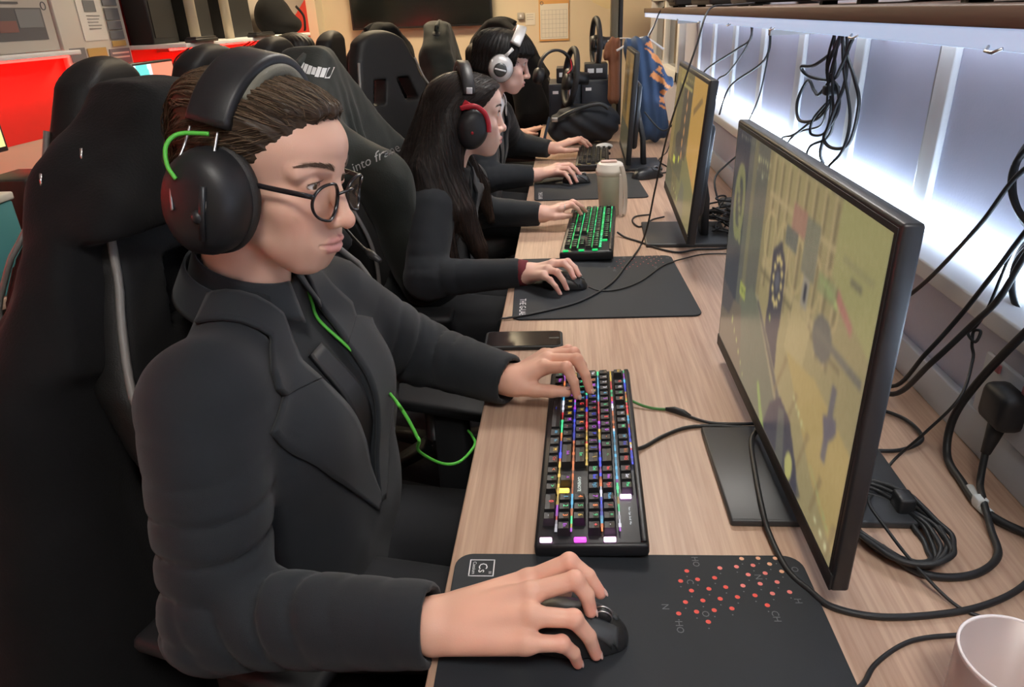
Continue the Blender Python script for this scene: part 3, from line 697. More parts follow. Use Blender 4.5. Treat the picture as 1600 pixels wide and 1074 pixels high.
# ---------------------------------------------------------------- materials shared by the people
M_skin = mat('skin', (.6, .4, .32), .48, vcol=True, sss=.12, bump=.12, bscale=900, spec=.4)
M_hair = mat('hair', (.05, .03, .02), .5, vcol=True, spec=.35)
M_browm = mat('brow_hair', (.12, .075, .052), .6); M_browd = mat('dark_brow_hair', (.018, .012, .010), .6)
M_eyew = mat('eye', (.8, .78, .75), .08, vcol=True, spec=.6)
M_nail = mat('nail', (.72, .47, .41), .3)
M_suit = mat('black_wool', (.0145, .0180, .0225), .78, bump=.35, bscale=1400, var=.12, vscale=14, sheen=.12, spec=.3)
M_lapel = mat('black_wool_lapel', (.0165, .0205, .0255), .72, bump=.35, bscale=1400, sheen=.12, spec=.3)
M_shirt = mat('black_cotton', (.0115, .0135, .0165), .8, bump=.2, bscale=900, sheen=.1, spec=.25)
M_tie = mat('black_satin', (.009, .0095, .0115), .5, bump=.2, bscale=1200)
M_trous = mat('black_trouser', (.012, .013, .016), .85, bump=.2, bscale=900)
M_shoe = mat('black_leather', (.012, .012, .013), .35)
M_wcot = mat('white_cotton', (.75, .75, .76), .7)

def eyeballs(root, fr, o, look=(1, 0, -.08)):
    for sy in (1, -1):
        c = np.array((.0695, .032 * o.get('w', 1.) * sy, 0)); bm = bmesh.new(); bmesh.ops.create_uvsphere(bm, u_segments=32, v_segments=24, radius=.0128)
        V = np.array([v.co[:] for v in bm.verts]); F = [[v.index for v in f.verts] for f in bm.faces]; bm.free()
        V = V[:, [2, 0, 1]]; d = np.array(look, float); d /= np.linalg.norm(d); ang = np.arccos(np.clip(V @ d / .0128, -1, 1))
        col = np.where((ang < .46)[:, None], np.array(o['iris']), np.array((.78, .74, .71))); col = np.where((ang < .2)[:, None], np.array((.01, .01, .01)), col)
        me_v = fr.w(V + c); me = bpy.data.meshes.new('eye'); me.from_pydata((me_v - ORG[root.name]).tolist(), [], F); me.polygons.foreach_set('use_smooth', [True] * len(F))
        ca = me.color_attributes.new('Col', 'FLOAT_COLOR', 'POINT'); c4 = np.ones((len(V), 4), f32); c4[:, :3] = col; ca.data.foreach_set('color', c4.ravel())
        link_mesh('eye', me, M_eyew, root)

def body_mesh(root, fr, o, b, hR, hL, res=.0017):
    """one skin: head and neck, trunk, arms and hands grown from the same field, finest at face and hands"""
    hp = fr.w((0, 0, 0)); C = np.array(b['chest']); rs = o.get('hand', 1.)
    nb = fr.w((-.03, 0, -.075)); nk = np.array(b['neck'])
    def f(P):
        d = head_sdf(fr.l(P), o) * f32(fr.s)
        d = smin(d, rc(P, nb, nk, b.get('nr', .058) * .97, b.get('nr', .058)), .016)
        t = trunk_sdf(P, b, -.02)
        t = smin(t, chain(P, [b['shR'], b['elR'], hR['w']], [.05, .043, .027]), .02); t = smin(t, chain(P, [b['shL'], b['elL'], hL['w']], [.05, .043, .027]), .02)
        d = smin(d, t, .02)
        d = smin(d, hand_sdf(P, hR, rs), .012); return smin(d, hand_sdf(P, hL, rs), .012)
    Vs, Fs, Cs = [], [], []; n0 = 0
    def part(lo, hi, h, keep):
        nonlocal n0
        V, F = polygonize(f, lo, hi, h); k = keep(V); F = F[k[F].all(1)]; u = np.unique(F); mp = np.full(len(V), -1); mp[u] = np.arange(len(u))
        V = V[u]; F = mp[F] + n0; n0 += len(V); Vs.append(V); Fs.append(F)
        c = face_cols(fr.l(V), o); hd = np.minimum(hand_sdf(V, hR, rs), hand_sdf(V, hL, rs)) < .02
        sk = np.array(o['skin'], f32); hc = sk * A(1, .9, .88) * (1 + .10 * noise(V, 75, 4))[:, None]
        tips = np.zeros(len(V), f32)
        for h in (hR, hL):
            for m_, p_, t_ in h['f']: tips = np.maximum(tips, np.maximum(1 - sstep(np.linalg.norm(V - A(*t_), axis=1), .006, .022), .7 * (1 - sstep(np.linalg.norm(V - A(*p_), axis=1), .004, .016))))
        hc = hc * (1 - tips[:, None] * A(0, .16, .14)); c = np.where(hd[:, None], hc, c); Cs.append(c)
    top = nk[2] - .07
    part(hp - (.16, .16, .3), hp + (.17, .16, .18), res, lambda V: V[:, 2] > top)
    for h in (hR, hL):
        pts = np.array([q for x in h['f'] for q in x] + list(h['t']) + [h['w']], float); lo = pts.min(0) - .04; hi = pts.max(0) + .04
        part(lo, hi, .0015 if res < .002 else .0019, lambda V, lo=lo, hi=hi: ((V > lo + .004) & (V < hi - .004)).all(1))
    ar = np.array([b['shR'], b['shL'], b['elR'], b['elL'], hR['w'], hL['w'], b['pelvis'], b['neck']]); 
    part(ar.min(0) - .2, ar.max(0) + .2, .012, lambda V: (V[:, 2] < top + .01) & (np.minimum(np.linalg.norm(V - A(*hR['w']), axis=1), np.linalg.norm(V - A(*hL['w']), axis=1)) > .035)
         & (np.minimum(hand_sdf(V, hR, rs), hand_sdf(V, hL, rs)) > .008))
    return np_obj('body', np.concatenate(Vs), np.concatenate(Fs), M_skin, root, cols=np.concatenate(Cs))

def lapels(root, b, m, notch=True):
    lat, up, fw = coat_frame(b); O = np.array(b['apex']); f = lambda P: jacket_closed(P, b)
    G = lambda l, u: O + lat * l + up * u + fw * .3
    sl = b['vw'] / b['vh']; H = b['vh']
    for s in (-1, 1):
        inn = [G(s * (.0 + sl * u * 1.0 - .004), u) for u in (0, H * .3, H * .55, H * .62, H * .66, H * .70)]
        w_ = b.get('lapw', 1.)
        out = [G(s * (.014), -.008), G(s * (sl * H * .3 + .062 * w_), H * .33), G(s * (sl * H * .55 + .088 * w_), H * .60), G(s * (sl * H * .6 + .05 * w_), H * .66), G(s * (sl * H * .66 + .056 * w_), H * .705), G(s * (sl * H * .70 + .046 * w_), H * .755)]
        # lower flap and collar leaf are two cloth pieces that meet at the notch
        patch('lapel', f, ruled(inn[:4], out[:4], 40, 10), -fw, .0035, .0035, m, root)
        nk = np.array(b['neck']); nr = b.get('nr', .056); mi = march(f, np.array(inn[3:], f32), -fw, it=160); mo = march(f, np.array(out[3:], f32), -fw, it=160)
        p1, p2 = nk + fw * .052 + lat * s * (nr * .80) - up * .028, nk + lat * s * (nr + .012) - fw * .005 + up * .004
        q1, q2 = p1 + lat * s * .040 * w_ - up * .020 - fw * .004, p2 + lat * s * .036 * w_ - up * .012
        patch('collar_leaf', f, ruled(list(mi) + [p1, p2], list(mo) + [q1, q2], 30, 8), -fw, .0045, .0035, m, root, True)

def suit(root, b, mj, ml, ms, lo, hi, h, lapel=True, shirt=True):
    j = sdf_obj('jacket', lambda P: jacket_sdf(P, b), lo, hi, h, mj, root, slack=1.3)
    if lapel: lapels(root, b, ml)
    lat, up, fw = coat_frame(b); nk = np.array(b['neck']); hd = np.array(b['headbase']); nr = b.get('nr', .058)
    if shirt:
        def sh(P):
            d = trunk_sdf(P, b, -.009); d = smin(d, rc(P, nk - up * .02, nk + (hd - nk) * .35, nr + .011, nr + .006), .03)
            d = smax(d, -rc(P, nk - up * .02, hd, nr - .002, nr + .001), .003)
            return np.maximum(d, ((P - A(*nk)) @ A(*(hd - nk)) / np.linalg.norm(hd - nk)) - .032 + .25 * ((P - A(*nk)) @ A(*fw)))
        sdf_obj('shirt', sh, np.array(b['pelvis']) - (.25, .26, .1), np.array(hd) + (.2, .26, .06), .005, ms, root, slack=1.3)
    return j
def trousers(root, b, m, ms, kneeR, kneeL, footR, footL):
    Pl = np.array(b['pelvis']); R, L = np.array(b['shR']), np.array(b['shL']); lat = (L - R) / np.linalg.norm(L - R)
    hR, hL = Pl - lat * .09 + (0, 0, .01), Pl + lat * .09 + (0, 0, .01)
    def f(P):
        d = smin(rc(P, hR, kneeR, .092, .066), rc(P, hL, kneeL, .092, .066), .04); d = smin(d, rc(P, hR, hL, .105), .05)
        d = smin(d, rc(P, kneeR, footR, .064, .052), .02); return smin(d, rc(P, kneeL, footL, .064, .052), .02)
    a = np.array([hR, hL, kneeR, kneeL, footR, footL]); sdf_obj('trousers', f, a.min(0) - .16, a.max(0) + .16, .011, m, root)
    for k, ft in ((kneeR, footR), (kneeL, footL)):
        ft = np.array(ft); MB().ball(ft + (.06, 0, -.035), (.14, .045, .04), 14).build('shoe', ms, root)

# ---------------------------------------------------------------- the man in front
man_h = Frame((-.362, .853, 1.2), -12.5, 11.5, -3.4, 1., .78)
MAN = dict(skin=(.78, .495, .375), lip=(.68, .33, .30), brow=(.10, .065, .04), iris=(.10, .07, .045), open=.0036, w=1.0, browk=.85)
man_b = dict(pelvis=(-.425, .86, .55), chest=(-.385, .86, .855), neck=(-.425, .862, 1.045), shR=(-.415, .680, .968), shL=(-.385, 1.04, .95),
             elR=(-.395, .572, .752), wrR=(-.145, .55, .772), elL=(-.275, 1.16, .80), wrL=(-.098, 1.07, .788), headbase=tuple(man_h.w((-.03, 0, -.075))),
             apex=(-.235, .825, .72), lapw=1.35, vw=.09, vh=.36, nr=.056, fold=.0075, cuff=.044, hollow=1)
man_R = dict(w=(-.15, .548, .772), f=[((-.045, .588, .800), (.000, .594, .822), (.033, .583, .789)), ((-.041, .561, .808), (.006, .567, .822), (.022, .557, .789)),
             ((-.038, .536, .802), (.004, .534, .802), (.027, .533, .754)), ((-.044, .516, .786), (-.008, .517, .786), (.008, .522, .753))],
             t=[(-.115, .575, .770), (-.07, .612, .766), (-.035, .622, .762), (-.005, .612, .760)])
man_L = dict(w=(-.098, 1.066, .79), f=[((-.040, 1.060, .818), (-.003, 1.030, .834), (.014, 1.016, .789)), ((-.036, 1.083, .822), (.014, 1.055, .836), (.035, 1.034, .789)),
             ((-.035, 1.106, .818), (.010, 1.093, .83), (.030, 1.078, .789)), ((-.042, 1.128, .808), (.000, 1.122, .822), (.018, 1.112, .788))],
             t=[(-.082, 1.048, .788), (-.055, 1.040, .786), (-.028, 1.036, .786), (-.002, 1.033, .787)])
man = thing('person', 'young man with round glasses and a black suit nearest, hand on a mouse', 'person', (-.48, .86, 0), 'people at the desk')
body_mesh(man, man_h, MAN, man_b, man_R, man_L, .0016)
eyeballs(man, man_h, MAN, (1, .05, -.12)); brows_lashes(man, man_h, MAN, M_browm, 170)
hand_nails(man, (man_R, man_L), M_nail)

def man_hair_t(Q):
    x, y, z = Q[:, 0], np.abs(Q[:, 1]), Q[:, 2]
    zz = z + .0015 * np.sin(Q[:, 1] * 190) + .001 * np.sin(Q[:, 1] * 430 + 1)
    xh = .030 + .064 * np.clip(zz / .090, 0, 1) ** 1.15 + 3 * np.maximum(zz - .086, 0) - .25 * np.clip(-zz, 0, 1)
    xh = np.where(zz < -.03, -.025, xh)
    g = np.minimum((xh - x) * .8, (z + .105) * .8)
    top = .006 * sstep(z, .05, .11) + .008 * np.exp(-((x + .07) / .035) ** 2 - ((z - .1) / .04) ** 2) 
    return -.006 + (.0095 + .008 * sstep(g, .01, .06) + top) * sstep(g, -.004, .026)
def man_hair_base(Q):
    S = Q.copy(); S[:, 1] = np.abs(S[:, 1])
    d = smin(ell(S, (-.012, 0, .037), (.1, .077, .077)), ell(S, (.03, 0, .04), (.061, .063, .056)), .02)
    return smin(d, ell(S, (-.035, 0, -.03), (.072, .06, .075)), .02)
def man_hair_sdf(P):
    Q = man_h.l(P); th = np.arctan2(Q[:, 1], Q[:, 2] + .03)
    gr = .0010 * np.sin(th * 46 + 3 * noise(Q, 30, 2)) + .0008 * np.sin(th * 110 + 2 * noise(Q, 50, 3))
    return man_hair_base(Q) - man_hair_t(Q).astype(f32) - gr.astype(f32) * 1.0
def man_flow(P):
    Q = man_h.l(P); d = np.stack([-np.ones(len(Q)), np.sign(Q[:, 1]) * .25, np.where(Q[:, 2] > .07, .25, -.35) - .5 * sstep(-Q[:, 0], .03, .1)], 1)
    return (d @ man_h.R.T).astype(f32)
def brown(n, c0=(.035, .022, .013), c1=(.20, .135, .08)):
    t = RNG.random(n)[:, None] ** 2; return np.array(c0) * (1 - t) + np.array(c1) * t
_V, _F = polygonize(man_hair_sdf, man_h.p - .19, man_h.p + .19, .0022)
_ok = man_hair_t(man_h.l(_V)) > -.0035
man_hair = np_obj('hair', _V, _F, M_hair, man, cols=np.tile((.05, .033, .021), (len(_V), 1)))
strands('hair_strands', man_hair_sdf, _V[_ok], man_flow, 5200, .085, .00042, M_hair, man, brown, keep=lambda P: man_hair_t(man_h.l(P)) > .000)
suit(man, man_b, M_suit, M_lapel, M_shirt, (-.74, .42, .42), (-.06, 1.3, 1.16), .0042)
trousers(man, man_b, M_trous, M_shoe, (-.06, .76, .55), (-.06, .96, .55), (.0, .76, .1), (.0, .96, .1))

# tie: knot and blade laid on the shirt front
def man_shirt_f(P): return trunk_sdf(P, man_b, -.009)
_l, _u, _f = coat_frame(man_b); _nk = np.array(man_b['neck'])
_g = lambda l, u: np.array(man_b['apex']) + _l * l + _u * u + _f * .3
tie = patch('necktie', man_shirt_f, ruled([_g(-.034, -.02), _g(-.03, .1), _g(-.02, .24)], [_g(.034, -.02), _g(.03, .1), _g(.02, .24)], 30, 8), -_f, .003, .004, M_tie, man)

def shirt_collar(root, b, m, hgt=.034, name='shirt_collar', dr=0., a1=.16, dz=0., tipk=1.):
    lat, up, fw = coat_frame(b); nk = np.array(b['neck']); ax = np.array(b['headbase']) - nk; ax /= np.linalg.norm(ax); f0 = fw - ax * (fw @ ax); f0 /= np.linalg.norm(f0); l0 = np.cross(ax, f0); r0 = b['nr']
    for s in (-1, 1):
        A_, B_ = [], []
        for a in np.linspace(math.pi, a1, 16):
            d = f0 * math.cos(a) + l0 * s * math.sin(a) * 1.0; t = (1 - a / math.pi); drop = .012 - .030 * t
            A_.append(nk + ax * (.040 + drop + dz) + d * (r0 + .007 + dr)); tip = tipk * sstep(np.array([a]), .9, .2)[0]
            B_.append(nk + ax * (.040 + drop + dz - hgt * (1 + .35 * tip)) + d * (r0 + .015 + dr * 1.6) + l0 * s * .014 * tip + f0 * .022 * tip)
        G = ruled(A_, B_, 30, 6); V = []; n, q, _ = G.shape; N = np.zeros_like(G); N[:] = (G - nk); N -= (N @ ax)[..., None] * ax; N /= np.linalg.norm(N, axis=2)[..., None]
        V = np.concatenate([(G + N * .002).reshape(-1, 3), (G - N * .001).reshape(-1, 3)]); I = np.arange(n * q).reshape(n, q); Q = np.stack([I[:-1, :-1], I[1:, :-1], I[1:, 1:], I[:-1, 1:]], -1).reshape(-1, 4); F = [Q, Q[:, ::-1] + n * q]
        for e in (I[0], I[-1][::-1], I[:, 0][::-1], I[:, -1]): F.append(np.stack([e[:-1], e[1:], e[1:] + n * q, e[:-1] + n * q], 1))
        np_obj(name, V, np.concatenate(F), m, root)
shirt_collar(man, man_b, M_lapel)
shirt_collar(man, man_b, M_lapel, .045, 'jacket_collar', .012, 1.25, -.018, 0.)
# ---------------------------------------------------------------- headsets, glasses
M_hs = mat('headset_black', (.015, .016, .018), .45, bump=.06, bscale=400); M_pad2 = mat('headset_cushion', (.022, .021, .02), .6, bump=.3, bscale=500)
M_hsgr = mat('headset_grey_cushion', (.17, .165, .125), .6, bump=.2, bscale=500); M_red = mat('red_trim', (.45, .02, .035), .35); M_silver = mat('silver_plastic', (.60, .60, .60), .35, .3); M_green = mat('green_braided_cable', (.10, .55, .06), .5)
def arc(fr, x0, tilt, r_y, z0, r_z, n, a0=-1.45, a1=1.45):
    """over the head from the right side to the left"""
    return np.array([fr.w((x0 + tilt * math.cos(a), r_y * math.sin(a), z0 + r_z * math.cos(a))) for a in np.linspace(a0, a1, n)])
def cup(fr, t, c, rx, rz, th, m, mc, sy, tilt=0., name='ear_cup'):
    M = fr.M @ Matrix.Translation(c) @ Matrix.Rotation(math.radians(tilt), 4, 'Y') @ Matrix.Rotation(math.radians(-90 * sy), 4, 'X') @ Matrix.Diagonal((rx, rz, 1, 1))
    MB(M).lathe([(0, th * .52), (.45, th * .50), (.75, th * .42), (.92, th * .25), (1., 0.), (1., -th * .28)], 40, caps=False).build(name, m, t)
    MB(M).lathe([(.62, -th * .5), (.98, -th * .55), (1.06, -th * .42), (1.04, -th * .26), (.9, -th * .24)], 40, caps=False).build('ear_cushion', mc, t); return M
def headset_basic(label, fr, m, mband, cupc=(-.006, .105, -.028), rx=.049, rz=.060, th=.05, tilt=8, bw=.036, bt=.014, x0=-.012, bandtilt=-.012, top=.148, cushion=None, group='gaming headsets', rY=.094):
    t = thing('headset', label, 'headset', fr.w((0, 0, top)).tolist(), group)
    P = arc(fr, x0, bandtilt, rY, .02, top - .02, 34, -1.25, 1.25); side = fr.w((1, 0, 0)) - fr.w((0, 0, 0))
    MB().strip(P, bw, bt, side).build('headband', mband, t)
    Pi = arc(fr, x0 + .002, bandtilt, rY - .012, .02, top - .034, 28, -.85, .85); MB().strip(Pi, bw * 1.10, bt * 1.1, side).build('headband_cushion', cushion or M_pad2, t)
    Ms = {}
    for sy in (-1, 1):
        Ms[sy] = cup(fr, t, (cupc[0], sy * cupc[1], cupc[2]), rx, rz, th, m, M_pad2, sy, tilt)
    return t, Ms
# front man's headset with wire yokes and a mic boom
hs, _ = headset_basic('black headset with green cable on the front man', man_h, M_hs, M_hs, cupc=(-.012, .103, -.028), rx=.050, rz=.061, th=.058, tilt=6, bw=.052, bt=.015, x0=-.020, bandtilt=.004, top=.150, cushion=M_hsgr)
for sy in (-1, 1):
    w_ = man_h.w
    for dx in (-.018, .016):
        MB().tube(catmull([w_((-.02 + dx, sy * .093, .055)), w_((-.018 + dx * 1.1, sy * .104, .028)), w_((-.012 + dx * 1.35, sy * .126, -.004)), w_((-.010 + dx * 1.1, sy * .134, -.035))], 6), .0016, 8).build('wire_yoke', M_metal, hs)
    MB().strip([w_((.008, sy * .134, .0)), w_((.008, sy * .1355, -.03)), w_((.007, sy * .134, -.06))], .0065, .004, w_((1, 0, 0)) - w_((0, 0, 0))).build('slider', M_dmetal, hs)
    MB().ball(w_((.002, sy * .133, -.035)), .008, 12).build('pivot', M_black, hs)
    MB().tube(catmull([w_(q) for q in ((-.010, sy * .099, .052), (-.038, sy * .110, .046), (-.045, sy * .122, .030), (-.038, sy * .130, .012), (-.026, sy * .132, -.0))], 8), .0024, 8).build('green_lead', M_green, hs)
MB().tube(catmull([w_((-.01, .13, -.05)), w_((.04, .115, -.085)), w_((.085, .085, -.098)), w_((.112, .062, -.098))], 8), .0022, 8).build('mic_boom', M_black, hs)
MB().tube([w_((.108, .064, -.098)), w_((.118, .058, -.099)), w_((.134, .050, -.101))], [.004, .0055, .0035], 10).build('mic_capsule', M_black, hs)
# round glasses
gl = thing('eyeglasses', 'round dark-framed eyeglasses on the front man', 'glasses', man_h.w((.1, 0, -.01)).tolist())
M_gf = mat('glasses_frame', (.012, .011, .014), .22, spec=.6); M_lens = bpy.data.materials.new('clear_lens'); M_lens.use_nodes = True
_nt = M_lens.node_tree; _nt.nodes.clear(); _o = _nt.nodes.new('ShaderNodeOutputMaterial'); _mx = _nt.nodes.new('ShaderNodeMixShader'); _tr = _nt.nodes.new('ShaderNodeBsdfTransparent'); _gl = _nt.nodes.new('ShaderNodeBsdfGlossy'); _fr = _nt.nodes.new('ShaderNodeFresnel')
_gl.inputs['Roughness'].default_value = .02; _fr.inputs['IOR'].default_value = 1.45; _nt.links.new(_fr.outputs[0], _mx.inputs[0]); _nt.links.new(_tr.outputs[0], _mx.inputs[1]); _nt.links.new(_gl.outputs[0], _mx.inputs[2]); _nt.links.new(_mx.outputs[0], _o.inputs[0])
GX, GZ = .1035, -.014
def rim_pts(sy, n=44, r=.0222):
    return [man_h.w((GX - .004 * abs(math.cos(a)) - .05 * 0 - (.0035 if sy * math.cos(a) > 0 else 0) * abs(math.cos(a)) * 2 - .06 * r * math.sin(a) * 0, sy * .0345 + r * 1.02 * math.cos(a), GZ + r * .98 * math.sin(a))) for a in np.linspace(0, 2 * math.pi, n, endpoint=False)]
for sy in (-1, 1):
    R = rim_pts(sy); MB().tube(R, .0019, 8, True, flat=(1.25, .9)).build('rim', M_gf, gl)
    c = man_h.w((GX - .002, sy * .0345, GZ)); MB().add([c] + R, [(0, i + 1, (i + 1) % len(R) + 1) for i in range(len(R))], smooth=True).build('lens', M_lens, gl)
    T = catmull([man_h.w(q) for q in ((GX - .010, sy * .0575, GZ + .008), (GX - .016, sy * .068, GZ + .011), (.05, sy * .0765, GZ + .012), (-.0, sy * .083, GZ + .012), (-.03, sy * .084, GZ + .002))], 8)
    MB().strip(T, .0058, .0028, man_h.w((0, 0, 1)) - man_h.p).build('temple', M_gf, gl)
MB().tube(catmull([man_h.w(q) for q in ((GX - .002, -.0135, GZ + .006), (GX + .006, -.005, GZ + .011), (GX + .006, .005, GZ + .011), (GX - .002, .0135, GZ + .006))], 6), .0019, 8).build('bridge', M_gf, gl)

# ---------------------------------------------------------------- the woman in the middle
def person(label, loc, fr, o, b, hR, hL, res=.0018, mj=None, ml=None, ms=None, h=.0065, lapel=True):
    t = thing('person', label, 'person', loc, 'people at the desk'); b['headbase'] = tuple(fr.w((-.03, 0, -.075)))
    body_mesh(t, fr, o, b, hR, hL, res); eyeballs(t, fr, o); brows_lashes(t, fr, o, M_browd, 120 if res < .003 else 30); hand_nails(t, (hR, hL), M_nail, o.get('hand', 1.))
    ar = np.array([b['shR'], b['shL'], b['elR'], b['elL'], b['wrR'], b['wrL'], b['pelvis'], b['neck']])
    suit(t, b, mj or M_suit, ml or M_lapel, ms or M_shirt, ar.min(0) - (.24, .16, .12), ar.max(0) + (.1, .16, .07), h, lapel)
    p = np.array(b['pelvis']); trousers(t, b, M_trous, M_shoe, p + (.42, -.09, .0), p + (.42, .09, 0), p * (1, 1, 0) + (.46, -.1, .1), p * (1, 1, 0) + (.46, .1, .1)); return t
wom_h = Frame((-.262, 1.948, 1.123), 17.5, 4.6, .3, .94, .82)
WOM = dict(skin=(.78, .54, .45), lip=(.70, .28, .27), brow=(.07, .045, .035), iris=(.05, .03, .02), open=.0062, w=.97, browk=.8, hand=.88, nose=-.004, lash=(.03, .02, .02))
wom_b = dict(pelvis=(-.44, 1.95, .55), chest=(-.37, 1.95, .80), neck=(-.325, 1.93, .985), shR=(-.35, 1.79, .905), shL=(-.30, 2.11, .905), elR=(-.36, 1.68, .755), wrR=(-.118, 1.666, .772), elL=(-.28, 2.2, .79), wrL=(-.085, 2.168, .787),
             k=.86, nr=.047, apex=(-.235, 1.96, .70), vw=.06, vh=.26, cuff=.036, fold=.004)
wom_R = dict(w=(-.098, 1.662, .772), f=[((-.036, 1.668, .795), (.000, 1.656, .803), (.027, 1.622, .780)), ((-.040, 1.645, .800), (-.010, 1.636, .806), (.014, 1.607, .780)), ((-.048, 1.623, .795), (-.026, 1.604, .795), (-.003, 1.594, .757)), ((-.058, 1.604, .786), (-.042, 1.585, .782), (-.019, 1.570, .754))],
             t=[(-.080, 1.685, .770), (-.05, 1.700, .764), (-.025, 1.697, .760), (-.003, 1.686, .757)])
wom_L = dict(w=(-.078, 2.166, .788), f=[((-.022, 2.150, .806), (.014, 2.150, .818), (.040, 2.150, .790)), ((-.018, 2.170, .808), (.022, 2.168, .820), (.055, 2.180, .790)), ((-.020, 2.190, .805), (.016, 2.194, .817), (.046, 2.200, .790)), ((-.026, 2.208, .800), (.005, 2.216, .808), (.028, 2.220, .788))],
             t=[(-.065, 2.148, .786), (-.04, 2.138, .785), (-.014, 2.140, .786), (.010, 2.146, .787)])
wom = person('woman with long dark hair and a headset in a black blazer at the middle seat', (-.42, 1.95, 0), wom_h, WOM, wom_b, wom_R, wom_L)
MB().tube([(-.122, 1.667, .772), (-.100, 1.665, .772)], [.0345, .0315], 24).build('maroon_cuff', mat('maroon_knit', (.16, .02, .03), .85, bump=.4, bscale=500), wom)
MB().tube([np.array((-.022 + .012, 2.15, .8105)) + .0098 * np.array((.2, math.cos(a), math.sin(a))) for a in np.linspace(0, 6.28, 20, endpoint=False)], .0011, 6, True).build('finger_ring', M_metal, wom)
def wom_t(Q):
    x, y, z = Q[:, 0], np.abs(Q[:, 1]), Q[:, 2]
    xh = .032 + .062 * np.clip(z / .074, 0, 1) ** 1.1 + 3 * np.maximum(z - .071, 0) - .1 * np.clip(-z, 0, .3); front = (xh - x) * .85; return -.006 + .018 * sstep(front, -.003, .05)
_lk = [[(-.30, 1.885, 1.11), (-.315, 1.85, 1.0), (-.275, 1.80, .90), (-.235, 1.795, .80), (-.215, 1.80, .725)], [(-.32, 1.89, 1.1), (-.36, 1.83, .99), (-.34, 1.77, .88), (-.30, 1.765, .78)], [(-.34, 1.95, 1.1), (-.40, 1.93, .97), (-.44, 1.92, .82), (-.45, 1.92, .70)], [(-.29, 2.02, 1.1), (-.32, 2.05, 1.0), (-.26, 2.08, .90), (-.23, 2.08, .80)]]
_lr = [[.045, .042, .034, .022, .008], [.045, .05, .038, .016], [.065, .07, .06, .03], [.04, .04, .03, .012]]
def wom_hair(P):
    Q = wom_h.l(P); th = np.arctan2(Q[:, 1], Q[:, 2] + .05); d = (man_hair_base(Q) - wom_t(Q).astype(f32)) * f32(.94)
    for a, r in zip(_lk, _lr): d = smin(d, chain(P, a, r, .01), .035)
    d = smax(d, -(head_sdf(Q, WOM) * f32(.94) - .0005) * sstep(Q[:, 0], .02, .035) - (1 - sstep(Q[:, 0], .02, .035)) * 1., .004) if False else d
    g = np.sin((P[:, 0] * .9 + P[:, 1] * 1.3) * 330 + 3 * noise(P, 18, 4)); low = sstep(Q[:, 2], -.02, -.09)
    return (d - f32(.0006) * np.sin(th * 60 + 2 * noise(Q, 22, 2)) * (1 - low) - f32(.0009) * g * low).astype(f32)
def dark_hair(n, c0=(.010, .008, .007), c1=(.04, .028, .022)): t = RNG.random(n)[:, None] ** 2; return np.array(c0) * (1 - t) + np.array(c1) * t
_V, _F = polygonize(wom_hair, (-.56, 1.66, .62), (-.10, 2.2, 1.30), .0034)
_lz = sstep(_V[:, 2], 1.02, .78)[:, None]; np_obj('hair', _V, _F, M_hair, wom, cols=A(.013, .010, .009) * (1 - _lz) + A(.05, .028, .02) * _lz)
def wom_flow(P):
    Q = wom_h.l(P); up = sstep(Q[:, 2], -.01, .05)[:, None]; d = np.stack([-.75 * np.ones(len(Q)), np.sign(Q[:, 1]) * .5, -.5 * np.ones(len(Q))], 1) @ wom_h.R.T * up + A(.12, -.05, -1) * (1 - up); return d.astype(f32)
def wom_col(n): return dark_hair(n, (.010, .008, .007), (.07, .042, .032))
_kp = (wom_t(wom_h.l(_V)) > -.002) | (wom_h.l(_V)[:, 2] < -.05); strands('hair_strands', wom_hair, _V[_kp], wom_flow, 5200, .11, .00045, M_hair, wom, wom_col, keep=lambda P: (wom_t(wom_h.l(P)) > .002) | (wom_h.l(P)[:, 2] < -.06))
hw_, Ms = headset_basic('black headset with red trim on the woman', wom_h, M_hs, M_hs, cupc=(-.004, .104, -.03), rx=.043, rz=.056, th=.05, tilt=10, bw=.03, bt=.015, x0=-.012, bandtilt=-.004, top=.150)
w_ = wom_h.w
for sy in (-1, 1):
    MB().tube(catmull([w_((-.040, sy * .112, .022)), w_((-.006, sy * .122, .030)), w_((.022, sy * .124, .014)), w_((.034, sy * .126, -.014)), w_((.036, sy * .126, -.036))], 6), .0042, 8, flat=(1.5, .8)).build('red_yoke', M_red, hw_)
    MB().strip([w_((-.030, sy * .100, .036)), w_((-.014, sy * .106, .026)), w_((.004, sy * .112, .022))], .018, .010, w_((0, 0, 1)) - w_((0, 0, 0))).build('red_hinge', M_red, hw_)
    MB().box((-.008, -.002, -.008), (.008, .002, .008), .001, M=wom_h.M @ Matrix.Translation((-.014, sy * .0975, .066))).build('silver_badge', M_silver, hw_)
    MB().ball(w_((-.010, sy * .129, -.038)), .004, 10).build('red_light', M_red, hw_)

